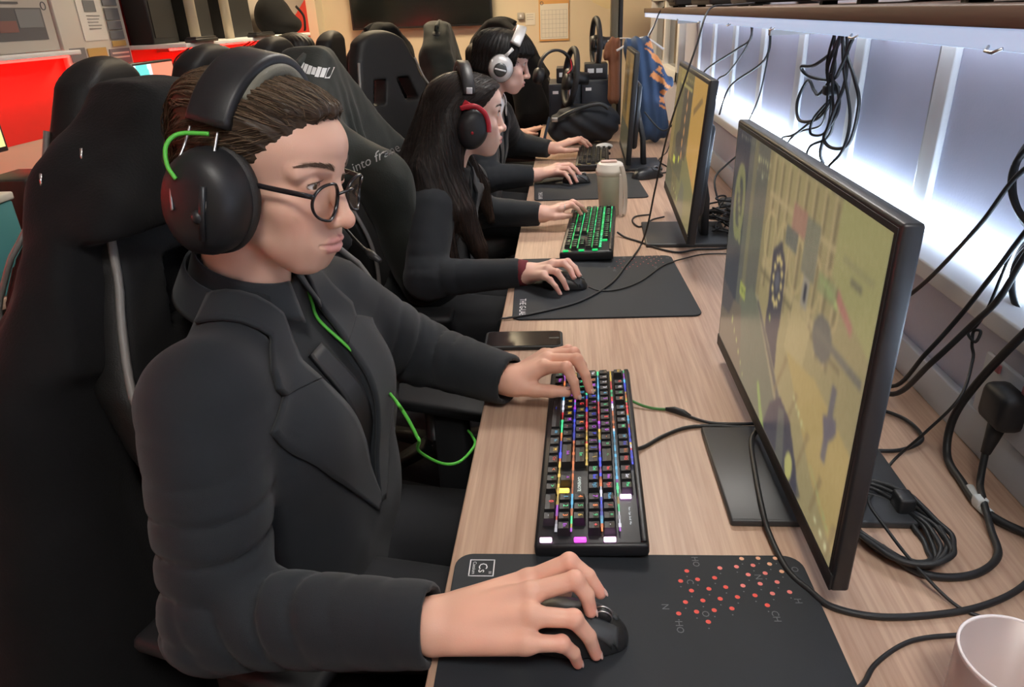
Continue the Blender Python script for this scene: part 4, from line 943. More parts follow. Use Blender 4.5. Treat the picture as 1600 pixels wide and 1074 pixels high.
# ---------------------------------------------------------------- the far man with silver headphones
far_h = Frame((-.249, 3.029, 1.189), 7.6, 14.7, 0, 1., .74)
FAR = dict(skin=(.74, .50, .42), lip=(.62, .32, .30), brow=(.04, .03, .025), iris=(.04, .03, .02), open=.005, browk=.8)
far_b = dict(pelvis=(-.44, 3.03, .55), chest=(-.37, 3.03, .85), neck=(-.318, 3.03, 1.04), shR=(-.345, 2.85, .955), shL=(-.30, 3.21, .955), elR=(-.32, 2.75, .78), wrR=(-.135, 2.795, .776), elL=(-.25, 3.36, .81), wrL=(-.078, 3.29, .79), k=.96, nr=.054, apex=(-.225, 3.03, .72), vw=.075, vh=.3, cuff=.04)
far_R = dict(w=(-.115, 2.798, .777), f=[((-.040, 2.835, .803), (.004, 2.826, .808), (.046, 2.812, .777)), ((-.034, 2.812, .806), (.012, 2.800, .810), (.048, 2.790, .777)), ((-.036, 2.788, .801), (.004, 2.772, .803), (.036, 2.752, .758)), ((-.042, 2.766, .793), (-.012, 2.748, .792), (.014, 2.730, .756))],
             t=[(-.09, 2.828, .772), (-.05, 2.856, .766), (-.018, 2.862, .762), (.012, 2.856, .758)])
far_L = dict(w=(-.062, 3.292, .792), f=[((.010, 3.312, .812), (.055, 3.312, .822), (.092, 3.318, .790)), ((.012, 3.336, .815), (.062, 3.342, .824), (.108, 3.350, .790)), ((.008, 3.360, .812), (.05, 3.370, .82), (.09, 3.378, .790)), ((0, 3.382, .804), (.035, 3.396, .812), (.066, 3.404, .788))],
             t=[(-.045, 3.275, .788), (-.012, 3.262, .786), (.018, 3.262, .786), (.045, 3.27, .786)])
far = person('man with black hair and silver headphones, white collar, at the third seat', (-.42, 3.03, 0), far_h, FAR, far_b, far_R, far_L, ms=M_wcot, h=.008)
def far_t(Q):
    x, y, z = Q[:, 0], np.abs(Q[:, 1]), Q[:, 2]; zl = np.where(x > .045, .016 + .004 * np.sin(Q[:, 1] * 240), np.where(x > .005, -.03, -.085)); return -.006 + (.026 + .006 * sstep(z, .06, .12)) * sstep(z - zl, -.003, .03)
def far_hair(P):
    Q = far_h.l(P); th = np.arctan2(Q[:, 1], Q[:, 0] + .01); return (man_hair_base(Q) - far_t(Q).astype(f32) - f32(.0008) * np.sin(th * 42 + 2.5 * noise(Q, 25, 2))).astype(f32)
_V, _F = polygonize(far_hair, far_h.p - .19, far_h.p + .2, .0036); np_obj('hair', _V, _F, M_hair, far, cols=np.tile((.008, .0075, .008), (len(_V), 1)))
def far_flow(P): Q = far_h.l(P); d = np.stack([Q[:, 0] * 6, Q[:, 1] * 6, -.25 - 4 * np.clip(.12 - Q[:, 2], 0, .2)], 1); return (d @ far_h.R.T).astype(f32)
_kp = far_t(far_h.l(_V)) > 0; strands('hair_strands', far_hair, _V[_kp], far_flow, 2000, .07, .0005, M_hair, far, lambda n: dark_hair(n, (.006, .006, .006), (.025, .024, .024)), keep=lambda P: far_t(far_h.l(P)) > .004)
hf = thing('headset', 'silver headphones with round cups on the far man', 'headset', far_h.w((0, 0, .15)).tolist(), 'gaming headsets'); w_ = far_h.w
sd = w_((1, 0, 0)) - w_((0, 0, 0))
MB().strip(arc(far_h, .012, .03, .112, .02, .142, 34, -1.15, 1.15), .040, .016, sd).build('headband', M_silver, hf)
for sy in (-1, 1):
    cup(far_h, hf, (-.012, sy * .112, -.03), .047, .050, .046, M_silver, M_pad2, sy, 0)
    M = far_h.M @ Matrix.Translation((-.014, sy * .136, -.034)) @ Matrix.Rotation(math.radians(-90 * sy), 4, 'X')
    MB(M).lathe([(0, .005), (.018, .005), (.024, .003), (.026, -.002)], 28).build('cup_disc', mat('dark_disc', (.08, .085, .085), .3, .5), hf)
    MB(M).box((-.022, -.003, .004), (.022, .003, .0065), .001).build('disc_bar', M_silver, hf)
    MB().tube([w_((.018, sy * .112, .055)), w_((.004, sy * .117, .028)), w_((-.004, sy * .116, .016))], [.007, .006, .008], 10).build('yoke_arm', M_silver, hf)
    MB().ball(w_((-.05, sy * .118, -.01)), .006, 10).build('cup_knob', M_silver, hf)
# white collar points
for s in (-1, 1):
    lat, up, fw = coat_frame(far_b); nk = np.array(far_b['neck']); g = lambda l, u, f_: nk + lat * l + up * u + fw * f_
    f_ = lambda P: smin(trunk_sdf(P, far_b, .004), rc(P, nk, far_b['headbase'], .06, .056), .02)
    patch('collar_point', f_, ruled([g(s * .012, .0, .3), g(s * .035, .02, .3), g(s * .056, .045, .3)], [g(s * .05, -.055, .3), g(s * .062, -.02, .3), g(s * .066, .02, .3)], 12, 6)[:, ::s], -fw, .003, .003, M_wcot, far)

# ---------------------------------------------------------------- two more people, mostly hidden
def far_person(label, pos, yaw, loc, hairm, m, pitch=8):
    fr = Frame(pos, yaw, pitch, 0, .97, .8); c, s = math.cos(math.radians(yaw)), math.sin(math.radians(yaw)); p = np.array(pos)
    T = lambda x, y, z: tuple(p + (x * c - y * s, x * s + y * c, z))
    b = dict(pelvis=T(-.14, 0, -.64), chest=T(-.10, 0, -.33), neck=T(-.065, 0, -.15), shR=T(-.08, -.18, -.235), shL=T(-.08, .18, -.235), elR=T(-.05, -.25, -.42), elL=T(-.05, .25, -.42), wrR=T(.16, -.2, -.41), wrL=T(.16, .2, -.41), k=.93, nr=.052, apex=T(.04, 0, -.46), vw=.06, vh=.28)
    def hd(sy): return dict(w=T(.17, sy * .2, -.41), f=[(T(.25, sy * (.17 + .02 * i), -.39), T(.285, sy * (.17 + .02 * i), -.38), T(.31, sy * (.17 + .02 * i), -.41)) for i in range(4)], t=[T(.19, sy * .18, -.41), T(.215, sy * .155, -.41), T(.24, sy * .145, -.41), T(.26, sy * .145, -.41)])
    t = person(label, loc, fr, dict(FAR, skin=(.62, .40, .33)), b, hd(-1), hd(1), .004, m, m, M_shirt, .012, False)
    th = lambda Q: -.006 + .024 * sstep(Q[:, 2] - np.where(Q[:, 0] > .05, .03, np.where(Q[:, 0] > 0, -.03, -.085)), -.003, .03)
    def fh(P): Q = fr.l(P); return (man_hair_base(Q) - th(Q).astype(f32) - f32(.002) * np.sin(np.arctan2(Q[:, 1], Q[:, 0]) * 34)).astype(f32)
    V, F = polygonize(fh, fr.p - .19, fr.p + .2, .006); np_obj('hair', V, F, M_hair, t, cols=np.tile(hairm, (len(V), 1))); return t
far_person('dark-haired person mostly hidden behind the woman and the far man', (-.42, 4.08, 1.12), 5, (-.52, 4.08, 0), (.03, .018, .012), M_suit)
p5 = far_person('dark-haired person facing the red wall beyond the olive coat', (-1.32, 3.60, 1.20), 178, (-1.17, 3.60, 0), (.012, .010, .009), M_coato)
# path of the green lead over the jacket front
_c = [(-.333, .80, 1.079), (-.318, .80, 1.050), (-.312, .80, 1.02), (-.282, .80, .984), (-.254, .80, .947), (-.225, .80, .9), (-.211, .80, .87), (-.201, .80, .84)]
def ray_hit(f, P, L=.7):
    o = np.array((0, 0, 1.36)); d = np.array(P) - o; d /= np.linalg.norm(d); L0 = np.linalg.norm(np.array(P) - o); q = march(f, np.array([o + d * (L0 - .16)], f32), d, it=120)[0]; q = q if np.linalg.norm(q - P) < .17 else np.array(P); return q - d * .007
LEAD = [tuple(ray_hit(lambda P: np.minimum(jacket_sdf(P, man_b), trunk_sdf(P, man_b, -.009)), p)) for p in catmull(_c, 3)]
LEAD = [(-.385, .90, 1.10), (-.36, .86, 1.085)] + LEAD + [(-.215, .85, .79), (-.195, .90, .735), (-.170, .92, .725), (-.150, .95, .735), (-.160, 1.0, .72), (-.175, 1.05, .70)]
# ================================================================ monitors with a lit game picture
M_screen = mat('lit_screen', (.02, .02, .02), .25, vcol='emit', emit=(1, 1, 1), estr=1.0, spec=.5)
def srgb(c): c = np.asarray(c, float) / 255; return np.where(c <= .04045, c / 12.92, ((c + .055) / 1.055) ** 2.4)
class Pic:
    """a little painted picture, u to the right and v down, 0..1"""
    def __init__(s, W, H, c): s.W, s.H = W, H; s.u, s.v = np.meshgrid((np.arange(W) + .5) / W, (np.arange(H) + .5) / H); s.a = np.tile(np.array(c, float), (H, W, 1))
    def put(s, m, c, k=1.): m = (m * k)[..., None]; s.a = s.a * (1 - m) + np.array(c, float) * m; return s
    def poly(s, pts, c, k=1.):
        P = np.array(pts, float); ins = np.zeros(s.u.shape, bool); j = len(P) - 1
        for i in range(len(P)):
            (x0, y0), (x1, y1) = P[i], P[j]
            if y0 != y1: ins ^= ((y0 > s.v) != (y1 > s.v)) & (s.u < (x1 - x0) * (s.v - y0) / (y1 - y0) + x0)
            j = i
        return s.put(ins.astype(float), c, k)
    def rect(s, u0, v0, u1, v1, c, k=1.): return s.put(((s.u > u0) & (s.u < u1) & (s.v > v0) & (s.v < v1)).astype(float), c, k)
    def oval(s, u, v, a, b, c, k=1.): return s.put((((s.u - u) / a) ** 2 + ((s.v - v) / b) ** 2 < 1).astype(float), c, k)
    def ring(s, u, v, a, b, t, c, k=1.): q = np.sqrt(((s.u - u) / a) ** 2 + ((s.v - v) / b) ** 2); return s.put((np.abs(q - 1) < t).astype(float), c, k)
    def dash(s, u0, v0, u1, v1, n, w, h, c, k=1., seed=0):
        r = np.random.default_rng(seed)
        for i in range(n):
            t = i / max(n - 1, 1); s.rect(u0 + (u1 - u0) * t, v0 + (v1 - v0) * t, u0 + (u1 - u0) * t + w * r.uniform(.5, 1), v0 + (v1 - v0) * t + h * r.uniform(.5, 1.1), c, k)
        return s
    def haze(s, n=1, sat=.8, lift=(8, 8, 8)):
        for _ in range(n): s.a = (s.a + np.roll(s.a, 1, 0) + np.roll(s.a, -1, 0) + np.roll(s.a, 1, 1) + np.roll(s.a, -1, 1)) / 5
        g = s.a.mean(2, keepdims=True); s.a = g + (s.a - g) * sat + np.array(lift, float); return s
    def grain(s, k, seed=1):
        r = np.random.default_rng(seed); n = r.normal(size=s.u.shape); n = (n + np.roll(n, 1, 0) + np.roll(n, 1, 1) + np.roll(n, -1, 0)) / 2; s.a = np.clip(s.a + n[..., None] * k, 0, 255); return s
def game_a():
    """temple hall view: dark pillar at left, ornate sandstone wall, stone ramp in the lower half"""
    p = Pic(260, 150, (150, 134, 78))
    p.put(np.clip(1 - np.abs(p.u - .55) * 2, 0, 1), (168, 148, 84), .6)
    p.rect(0, 0, .155, .78, (58, 62, 62)).rect(.155, 0, .20, .80, (92, 92, 74)).rect(.20, 0, .235, .82, (118, 110, 72)).rect(.235, 0, .34, .84, (98, 96, 74)).rect(.34, 0, .37, .8, (140, 124, 74))
    p.oval(.09, .30, .06, .17, (124, 124, 66)).oval(.09, .30, .035, .11, (70, 74, 62)).dash(.05, .2, .12, .42, 7, .03, .05, (132, 130, 70), .9, 4)
    for i in range(9):
        u = .38 + i * .055; p.rect(u, 0, u + .012, .5, (176, 152, 92), .8).rect(u + .012, .02, u + .026, .5, (120, 104, 64), .7)
    for i in range(5): p.ring(.41 + i * .1, .30, .045, .09, .09, (186, 160, 94), .8)
    p.rect(.37, .14, .86, .16, (182, 158, 96), .8).rect(.37, .40, .9, .425, (182, 158, 96), .7).rect(.36, .44, .9, .46, (116, 102, 62), .7)
    p.rect(.55, .11, .64, .2, (164, 112, 84), .9).rect(.52, .2, .6, .27, (102, 102, 82)).rect(.64, .12, .72, .3, (118, 116, 86), .9)
    p.poly([(.80, 0), (1, 0), (1, .34), (.80, .22)], (158, 150, 80)).rect(.88, .18, .93, .2, (118, 112, 74)).rect(.84, .14, .97, .16, (140, 132, 78), .7)
    p.dash(.75, .25, .83, .27, 5, .025, .03, (170, 180, 92), 1, 2).poly([(.84, .24), (.92, .30), (.92, .33), (.84, .28)], (176, 110, 84)).rect(.74, .24, .83, .3, (128, 140, 78), .6)
    p.oval(.80, .42, .05, .07, (100, 98, 80)).rect(.76, .4, .99, .425, (108, 104, 82)).rect(.66, .30, .70, .4, (150, 140, 110)).rect(.672, .32, .69, .38, (60, 60, 60))
    p.poly([(.62, .42), (.74, .44), (.72, .62), (.60, .60)], (176, 154, 90))
    p.poly([(.445, .33), (.50, .27), (.545, .34), (.555, .48), (.55, .62), (.56, .72), (.50, .80), (.46, .7), (.45, .60), (.455, .48)], (66, 64, 66))
    for i in range(12):
        a = i * math.pi / 6; p.oval(.50 + .03 * math.cos(a), .42 + .085 * math.sin(a), .009, .014, (214, 186, 96))
    p.oval(.50, .42, .014, .04, (92, 92, 92)).oval(.48, .575, .006, .012, (196, 206, 70))
    p.poly([(.30, .56), (.36, .58), (.60, .78), (.78, 1), (.25, 1), (.20, .70)], (106, 108, 78)).poly([(.34, .56), (.37, .56), (.80, .94), (.80, 1), (.74, 1)], (152, 138, 92)).poly([(.36, .58), (.38, .575), (.82, .97), (.8, 1)], (92, 88, 74))
    p.poly([(.0, .76), (.22, .70), (.28, 1), (0, 1)], (112, 98, 72)).poly([(.0, .70), (.14, .72), (.10, .82), (0, .84)], (84, 76, 68))
    p.poly([(.80, .56), (1, .62), (1, .95), (.86, .86), (.62, .60)], (176, 148, 72)).rect(.88, .5, .905, .75, (98, 94, 90)).poly([(.86, .62), (.92, .58), (.93, .62), (.89, .7)], (92, 88, 92))
    for i in range(5): p.poly([(.62 + i * .09, .62 + i * .06), (.64 + i * .09, .62 + i * .06), (.58 + i * .1, .80 + i * .05), (.57 + i * .1, .80 + i * .05)], (136, 112, 62), .7)
    p.poly([(.52, 1), (.56, .86), (.62, .78), (.70, .80), (.78, .92), (.80, 1)], (64, 62, 68)).poly([(.62, .82), (.66, .80), (.70, 1), (.64, 1)], (92, 92, 78)).oval(.73, .95, .025, .05, (182, 176, 84)).poly([(.44, .88), (.455, .86), (.54, 1), (.5, 1)], (140, 164, 70))
    p.rect(.19, .60, .25, .66, (164, 170, 60)).dash(.2, .62, .24, .62, 4, .008, .02, (90, 96, 50), 1, 3)
    p.dash(.24, .05, .34, .05, 6, .014, .03, (176, 168, 100), 1, 5).dash(.24, .1, .34, .1, 6, .01, .01, (176, 168, 100), 1, 6).rect(.285, .11, .297, .13, (196, 190, 130))
    p.dash(.05, .02, .2, .02, 8, .015, .012, (150, 150, 110), .8, 7).dash(.14, .8, .30, .95, 6, .014, .028, (190, 196, 90), 1, 8).dash(.70, .70, .78, .74, 5, .012, .02, (190, 190, 110), 1, 9)
    p.dash(.84, .82, .95, .9, 8, .02, .012, (160, 170, 90), .9, 10).dash(.9, .94, .96, .955, 3, .02, .02, (220, 220, 150), 1, 11)
    return p.haze(2, .76, (4, 4, 10)).grain(1.4)
def game_b():
    """dark room with an orange lit back wall"""
    p = Pic(200, 120, (104, 92, 58))
    p.poly([(.62, 0), (1, 0), (1, .72), (.66, .56)], (178, 134, 62)).poly([(.66, .56), (1, .72), (1, 1), (.5, 1), (.4, .7)], (112, 106, 64))
    p.rect(0, 0, .13, .8, (134, 112, 64)).rect(.14, .0, .4, .12, (140, 120, 62)).rect(.34, .08, .62, .62, (82, 72, 54)).rect(.24, .5, .56, .8, (88, 84, 60)).oval(.40, .55, .17, .09, (72, 66, 54))
    for i in range(6): p.oval(.47 + .02 * (i % 2), .16 + i * .09, .02, .035, (178, 124, 74))
    p.rect(.18, .1, .6, .125, (186, 168, 88), .7).dash(.18, .05, .6, .05, 8, .025, .02, (172, 152, 90), .9, 1).poly([(.7, .22), (.9, .1), (.93, .13), (.72, .26)], (130, 100, 56))
    p.rect(.22, .68, .30, .74, (188, 190, 64)).oval(.43, .66, .015, .03, (206, 206, 70)).dash(.1, .86, .6, .93, 8, .02, .03, (176, 178, 96), 1, 2).poly([(.55, 1), (.62, .75), (.72, .78), (.8, 1)], (100, 96, 74)).poly([(.0, .74), (.24, .82), (.3, 1), (0, 1)], (84, 80, 58))
    p.dash(.82, .56, .9, .62, 3, .03, .05, (186, 110, 66), .9, 3)
    return p.haze(1, .9).grain(1.4)
def game_c():
    p = Pic(120, 70, (120, 96, 56)); p.rect(.3, .0, .62, .6, (92, 76, 50)).rect(.62, .1, .9, .7, (150, 116, 62)).rect(0, .7, 1, 1, (88, 82, 62)).dash(.1, .1, .5, .14, 6, .04, .03, (170, 150, 90), 1, 3); return p.grain(3)
def screen_obj(name, pic, P00, U, Vd, parent, gain=1.):
    """P00 top left corner; U along the picture's width, Vd down"""
    W, H = pic.W, pic.H; u, v = np.meshgrid(np.linspace(0, 1, W), np.linspace(0, 1, H))
    P = np.array(P00)[None] + u.reshape(-1, 1) * np.array(U)[None] + v.reshape(-1, 1) * np.array(Vd)[None]
    I = np.arange(W * H).reshape(H, W); F = np.stack([I[:-1, :-1], I[1:, :-1], I[1:, 1:], I[:-1, 1:]], -1).reshape(-1, 4)
    return np_obj(name, P, F, M_screen, parent, smooth=False, cols=srgb(pic.a.reshape(-1, 3)) * gain)
M_mon = mat('monitor_black', (.02, .022, .025), .38, bump=.04, bscale=700)
M_mond = mat('monitor_stand_grey', (.035, .038, .042), .42)
def monitor(label, cx, cy, yaw, W, H, zb, tilt, pic, base_c, base, gain=1., group='game monitors on the desk'):
    """screen faces -x before yaw; cx,cy centre of the screen face; zb underside height"""
    t = thing('monitor', label, 'monitor', (base_c[0], base_c[1], .74), group)
    M = Matrix.Translation((cx, cy, zb)) @ Matrix.Rotation(math.radians(yaw), 4, 'Z') @ Matrix.Rotation(math.radians(tilt), 4, 'Y')
    b = MB(M); z = .014
    b.box((0, -W / 2, 0), (.020, W / 2, H), .0035); b.box((.019, -W * .36, H * .12), (.045, W * .36, H * .72), .012); b.build('casing', M_mon, t)
    z0 = .022; MB(M).box((-.0015, -W / 2 + .001, .001), (.001, W / 2 - .001, z0), .0006).build('chin', M_blackm, t)
    bz = .011; x = -.0012
    MB(M).box((-.0008, -W / 2 + .006, z0), (.001, W / 2 - .006, H - .005), .0003).build('bezel', M_blackm, t)
    P = [xf(M, q) for q in ((x, W / 2 - bz, H - bz), (x, -W / 2 + bz, H - bz), (x, W / 2 - bz, z0 + .002))]
    screen_obj('screen', pic, P[0], P[1] - P[0], P[2] - P[0], t, gain)
    MB(M).box((.0205, -W / 2 + .04, H * .3), (.0225, -W / 2 + .07, H * .34)).build('button', M_metal, t)
    bx0, by0, bw, bd = base_c[0], base_c[1], base[0], base[1]; R = Matrix.Translation((bx0, by0, .74)) @ Matrix.Rotation(math.radians(yaw), 4, 'Z')
    MB(R).box((-bw / 2, -bd / 2, 0), (bw / 2, bd / 2, .011), .003).build('base_plate', M_mond, t)
    n = MB(); top = xf(M, (.045, 0, H * .42)); bot = xf(R, (bw * .22, 0, .008)); s = Matrix.Rotation(math.radians(yaw), 3, 'Z') @ Vector((0, 1, 0))
    n.strip([bot, bot + (top - bot) * .5 + np.array((.012, 0, 0)), top + np.array((.0, 0, .02))], [.075, .065, .06], [.022, .02, .018], s[:]); n.build('stand_neck', M_mond, t); return t
m1 = monitor('nearest large black monitor showing a sandstone temple game', .284, .93, 0, .64, .412, .772, 0, game_a(), (.335, .87), (.25, .23), .60)
m2 = monitor('middle black monitor showing an orange lit room game', .305, 2.035, -2, .63, .385, .82, 4, game_b(), (.345, 2.07), (.24, .235), .68)
m3 = monitor('farthest black monitor turned edge on beside the jersey', .238, 3.15, -1, .50, .42, .785, 3, game_c(), (.27, 3.12), (.25, .24), .5)

# ================================================================ keyboards
M_key = mat('black_keycap', (.012, .012, .014), .45, bump=.05, bscale=900)
M_glow = mat('backlit_legend', (.02, .02, .02), .4, vcol='emit', emit=(1, 1, 1), estr=1.)
M_kcase = mat('keyboard_case', (.013, .014, .017), .4, bump=.06, bscale=900)
ROWS = [
    [('Esc', 1, 0)] + [('F%d' % (i + 1), 1, 2 + i + .5 * (i // 4)) for i in range(12)] + [('Prt', 1, 15.25), ('Scr', 1, 16.25), ('Pau', 1, 17.25)],
    [(c, 1, i) for i, c in enumerate('`1234567890-=')] + [('<-', 2, 13), ('Ins', 1, 15.25), ('Hm', 1, 16.25), ('PgU', 1, 17.25), ('Num', 1, 18.5), ('/', 1, 19.5), ('*', 1, 20.5), ('-', 1, 21.5)],
    [('Tab', 1.5, 0)] + [(c, 1, 1.5 + i) for i, c in enumerate('QWERTYUIOP[]')] + [('\\', 1.5, 13.5), ('Del', 1, 15.25), ('End', 1, 16.25), ('PgD', 1, 17.25), ('7', 1, 18.5), ('8', 1, 19.5), ('9', 1, 20.5), ('+', 1, 21.5)],
    [('Cap', 1.75, 0)] + [(c, 1, 1.75 + i) for i, c in enumerate("ASDFGHJKL;'")] + [('Ent', 2.25, 12.75), ('4', 1, 18.5), ('5', 1, 19.5), ('6', 1, 20.5)],
    [('Sh', 2.25, 0)] + [(c, 1, 2.25 + i) for i, c in enumerate('ZXCVBNM,./')] + [('Shift', 2.75, 12.25), ('^', 1, 16.25), ('1', 1, 18.5), ('2', 1, 19.5), ('3', 1, 20.5), ('En', 1, 21.5)],
    [('Ctl', 1.25, 0), ('Win', 1.25, 1.25), ('Alt', 1.25, 2.5), ('__', 6.25, 3.75), ('Alt', 1.25, 10), ('Fn', 1.25, 11.25), ('M', 1.25, 12.5), ('Ctr', 1.25, 13.75), ('<', 1, 15.25), ('v', 1, 16.25), ('>', 1, 17.25), ('0', 2, 18.5), ('.', 1, 20.5)]]
RAIN = [srgb(c) for c in ((255, 60, 70), (40, 70, 255), (60, 230, 150), (240, 240, 255), (230, 190, 80), (200, 70, 240), (80, 190, 240), (255, 130, 60))]
GREEN = [srgb(c) for c in ((20, 235, 120), (60, 245, 160), (10, 200, 100))]
def keyboard(label, org, yaw, L, D, pitch, lights, group, lstr, tower=.024, fancy=True, gk=1., ridge=True):
    """u runs from the user's left to the right, d from the user to the back; user faces +x"""
    t = thing('keyboard', label, 'keyboard', org, group); R = random.Random(5)
    a = math.radians(yaw); ux = np.array((-math.sin(a) * 0 + math.sin(a), -math.cos(a), 0)); dx = np.array((math.cos(a), math.sin(a), 0)); tl = math.radians(3.2)
    dz = np.array((dx[0] * math.cos(tl), dx[1] * math.cos(tl), math.sin(tl))); up = np.cross(ux, dz); up /= np.linalg.norm(up); up = up if up[2] > 0 else -up
    M = Matrix(((ux[0], dz[0], up[0], org[0]), (ux[1], dz[1], up[1], org[1]), (ux[2], dz[2], up[2], org[2]), (0, 0, 0, 1)))
    # case
    MB(M).box((-L / 2, -D / 2, .004), (L / 2, D / 2, tower), .005).build('case', M_kcase, t)
    MB(M).box((-L / 2 + .004, D / 2 - .010, tower - .001), (L / 2 - .004, D / 2 - .002, tower + .004), .003).build('back_ridge', M_kcase, t)
    for sx in (-1, 1): MB(M).box((sx * L / 2 * .86 - .02, D / 2 - .02, -.002), (sx * L / 2 * .86 + .02, D / 2 - .008, .006)).build('foot', M_blackm, t)
    nu = 22.5; p = pitch; x0 = -nu * p / 2; kd = p; rows_y = [D / 2 - .012 - p * .5 - (r * kd + (.006 if r else 0)) for r in range(6)]
    cnt = 0; rest = MB(M); GV, GF, GC = [], [], []
    def glyph(mb, txt, c, y, z, col, s):
        V, F = text_geo(txt, s)
        if len(V): cols.extend([col] * len(V)); mb.add(np.array(V) + (c, y, z), F, 1)
    for r, row in enumerate(ROWS):
        for txt, w, c in row:
            cx = x0 + (c + w / 2) * p; cy = rows_y[r]; hw = w * p / 2 - .0012; hd = p / 2 - .0012; z0 = tower - .001; z1 = tower + .0105
            k = MB(M); tw = .0022
            V = [(cx - hw, cy - hd, z0), (cx + hw, cy - hd, z0), (cx + hw, cy + hd, z0), (cx - hw, cy + hd, z0), (cx - hw + tw, cy - hd + tw, z1), (cx + hw - tw, cy - hd + tw, z1), (cx + hw - tw, cy + hd - tw, z1 + .0004), (cx - hw + tw, cy + hd - tw, z1 + .0004),
                 (cx - hw + tw * 1.6, cy, z1 - .0009), (cx + hw - tw * 1.6, cy, z1 - .0009)]
            k.add(V, [(0, 1, 5, 4), (1, 2, 6, 5), (2, 3, 7, 6), (3, 0, 4, 7), (3, 2, 1, 0), (4, 5, 9, 8), (6, 7, 8, 9), (4, 8, 7), (5, 6, 9)])
            nb = len(k.v); col = R.choice(lights) * R.uniform(.6, 1.1) * gk; V2, F2 = text_geo(txt, p * (.46 if len(txt) == 1 else .34 if len(txt) < 4 else .3))
            if len(V2): k.add(np.array(V2) + (cx, cy + hd * .18, z1 + .0005), F2, 1)
            tgt = k
            if cnt < 100:
                o = k.build('keycap', [M_key, M_glow], t)
                c4 = np.ones((len(o.data.vertices), 4), f32); c4[:, :3] = col; ca = o.data.color_attributes.new('Col', 'FLOAT_COLOR', 'POINT'); ca.data.foreach_set('color', c4.ravel())
            else:
                b0 = len(rest.v); rest.v.extend(k.v); rest.f.extend([[b0 + i for i in f] for f in k.f]); rest.m.extend(k.m); rest.s.extend(k.s); GC.extend([col] * len(k.v))
            cnt += 1
    if rest.v:
        o = rest.build('keycap', [M_key, M_glow], t); o['kind'] = 'stuff'
        c4 = np.ones((len(o.data.vertices), 4), f32); c4[:, :3] = np.array(GC); ca = o.data.color_attributes.new('Col', 'FLOAT_COLOR', 'POINT'); ca.data.foreach_set('color', c4.ravel())
    # strips of light showing in the gaps between the rows
    for r in range(6):
        V, F, Cc = [], [], []; y = rows_y[r] + kd * .5 + (0 if r != 0 else .001); n = 56; end = 15.0 if r in (0, 3) else 22.4
        if r == 1: y = rows_y[1] + kd * .5 + .003
        col = R.choice(lights)
        for i in range(n):
            if R.random() < .3: col = R.choice(lights) * R.uniform(.5, 1.2)
            a0 = x0 + end * p * i / n; a1 = x0 + end * p * (i + 1) / n; wv = .0014 * R.uniform(.6, 1.3) * (2.2 if r == 1 and not fancy else 1); b = len(V)
            V += [(a0, y - wv, tower + .0062), (a1, y - wv, tower + .0062), (a1, y + wv, tower + .0062), (a0, y + wv, tower + .0062)]; F.append((b, b + 1, b + 2, b + 3)); Cc += [col * lstr * R.uniform(.35, 1.3)] * 4
        np_obj('backlight_strip', xf(M, V), F, M_glow, t, smooth=False, cols=np.array(Cc))
    # bare lamps at the end of the board
    LC = [srgb(c) for c in ((255, 200, 240), (255, 190, 245), (250, 190, 255), (255, 190, 70), (235, 60, 225))] if fancy else [lights[0] * .9] * 5
    for li, (ux_, vy_) in enumerate(((x0 + 22.95 * p, rows_y[5]), (x0 + 22.95 * p, rows_y[3] + .004), (x0 + 22.95 * p, rows_y[1] + .002), (x0 + 17.75 * p, rows_y[4]), (x0 + 18.55 * p, rows_y[0]))):
        c0 = LC[[0, 4, 1, 3, 2][li]] * (2.6 if fancy else .9) * gk; mb = MB(M).box((ux_ - .0028, vy_ - .010, tower), (ux_ + .0028, vy_ + .005, tower + .005), .0012); o = mb.build('indicator_lamp', M_glow, t)
        c4 = np.ones((len(o.data.vertices), 4), f32); c4[:, :3] = c0; ca = o.data.color_attributes.new('Col', 'FLOAT_COLOR', 'POINT'); ca.data.foreach_set('color', c4.ravel())
    if fancy:
        for txt, s, c, y, col in (('GAMENOTE', .0062, x0 + 16.9 * p, rows_y[3] - .001, (.7, .8, .75)), ('Num  Caps  Scroll  Win', .0036, x0 + 20.5 * p, rows_y[0] + .001, (.6, .65, .7))):
            V, F = text_geo(txt, s); mb = MB(M).add(np.array(V) + (c, y, tower + .0008), F); o = mb.build('printed_lettering', M_glow, t)
            c4 = np.ones((len(o.data.vertices), 4), f32); c4[:, :3] = col; ca = o.data.color_attributes.new('Col', 'FLOAT_COLOR', 'POINT'); ca.data.foreach_set('color', c4.ravel())
    return t
kb1 = keyboard('nearest black keyboard with rainbow backlit keys under a left hand', (.034, .917, .742), -1.5, .464, .141, .0192, RAIN, 'gaming keyboards on the desk', .7)
kb2 = keyboard('middle black keyboard glowing green beside the tumbler', (.068, 2.06, .742), -4.5, .462, .143, .0192, GREEN, 'gaming keyboards on the desk', .9, .03, False, .8)
kb3 = keyboard('farthest dark keyboard with faint amber gaps by the turned monitor', (.115, 3.24, .742), -3, .452, .141, .0188, [srgb(c) for c in ((150, 130, 80), (110, 100, 70), (60, 60, 55))], 'gaming keyboards on the desk', .35, .028, False, .35)

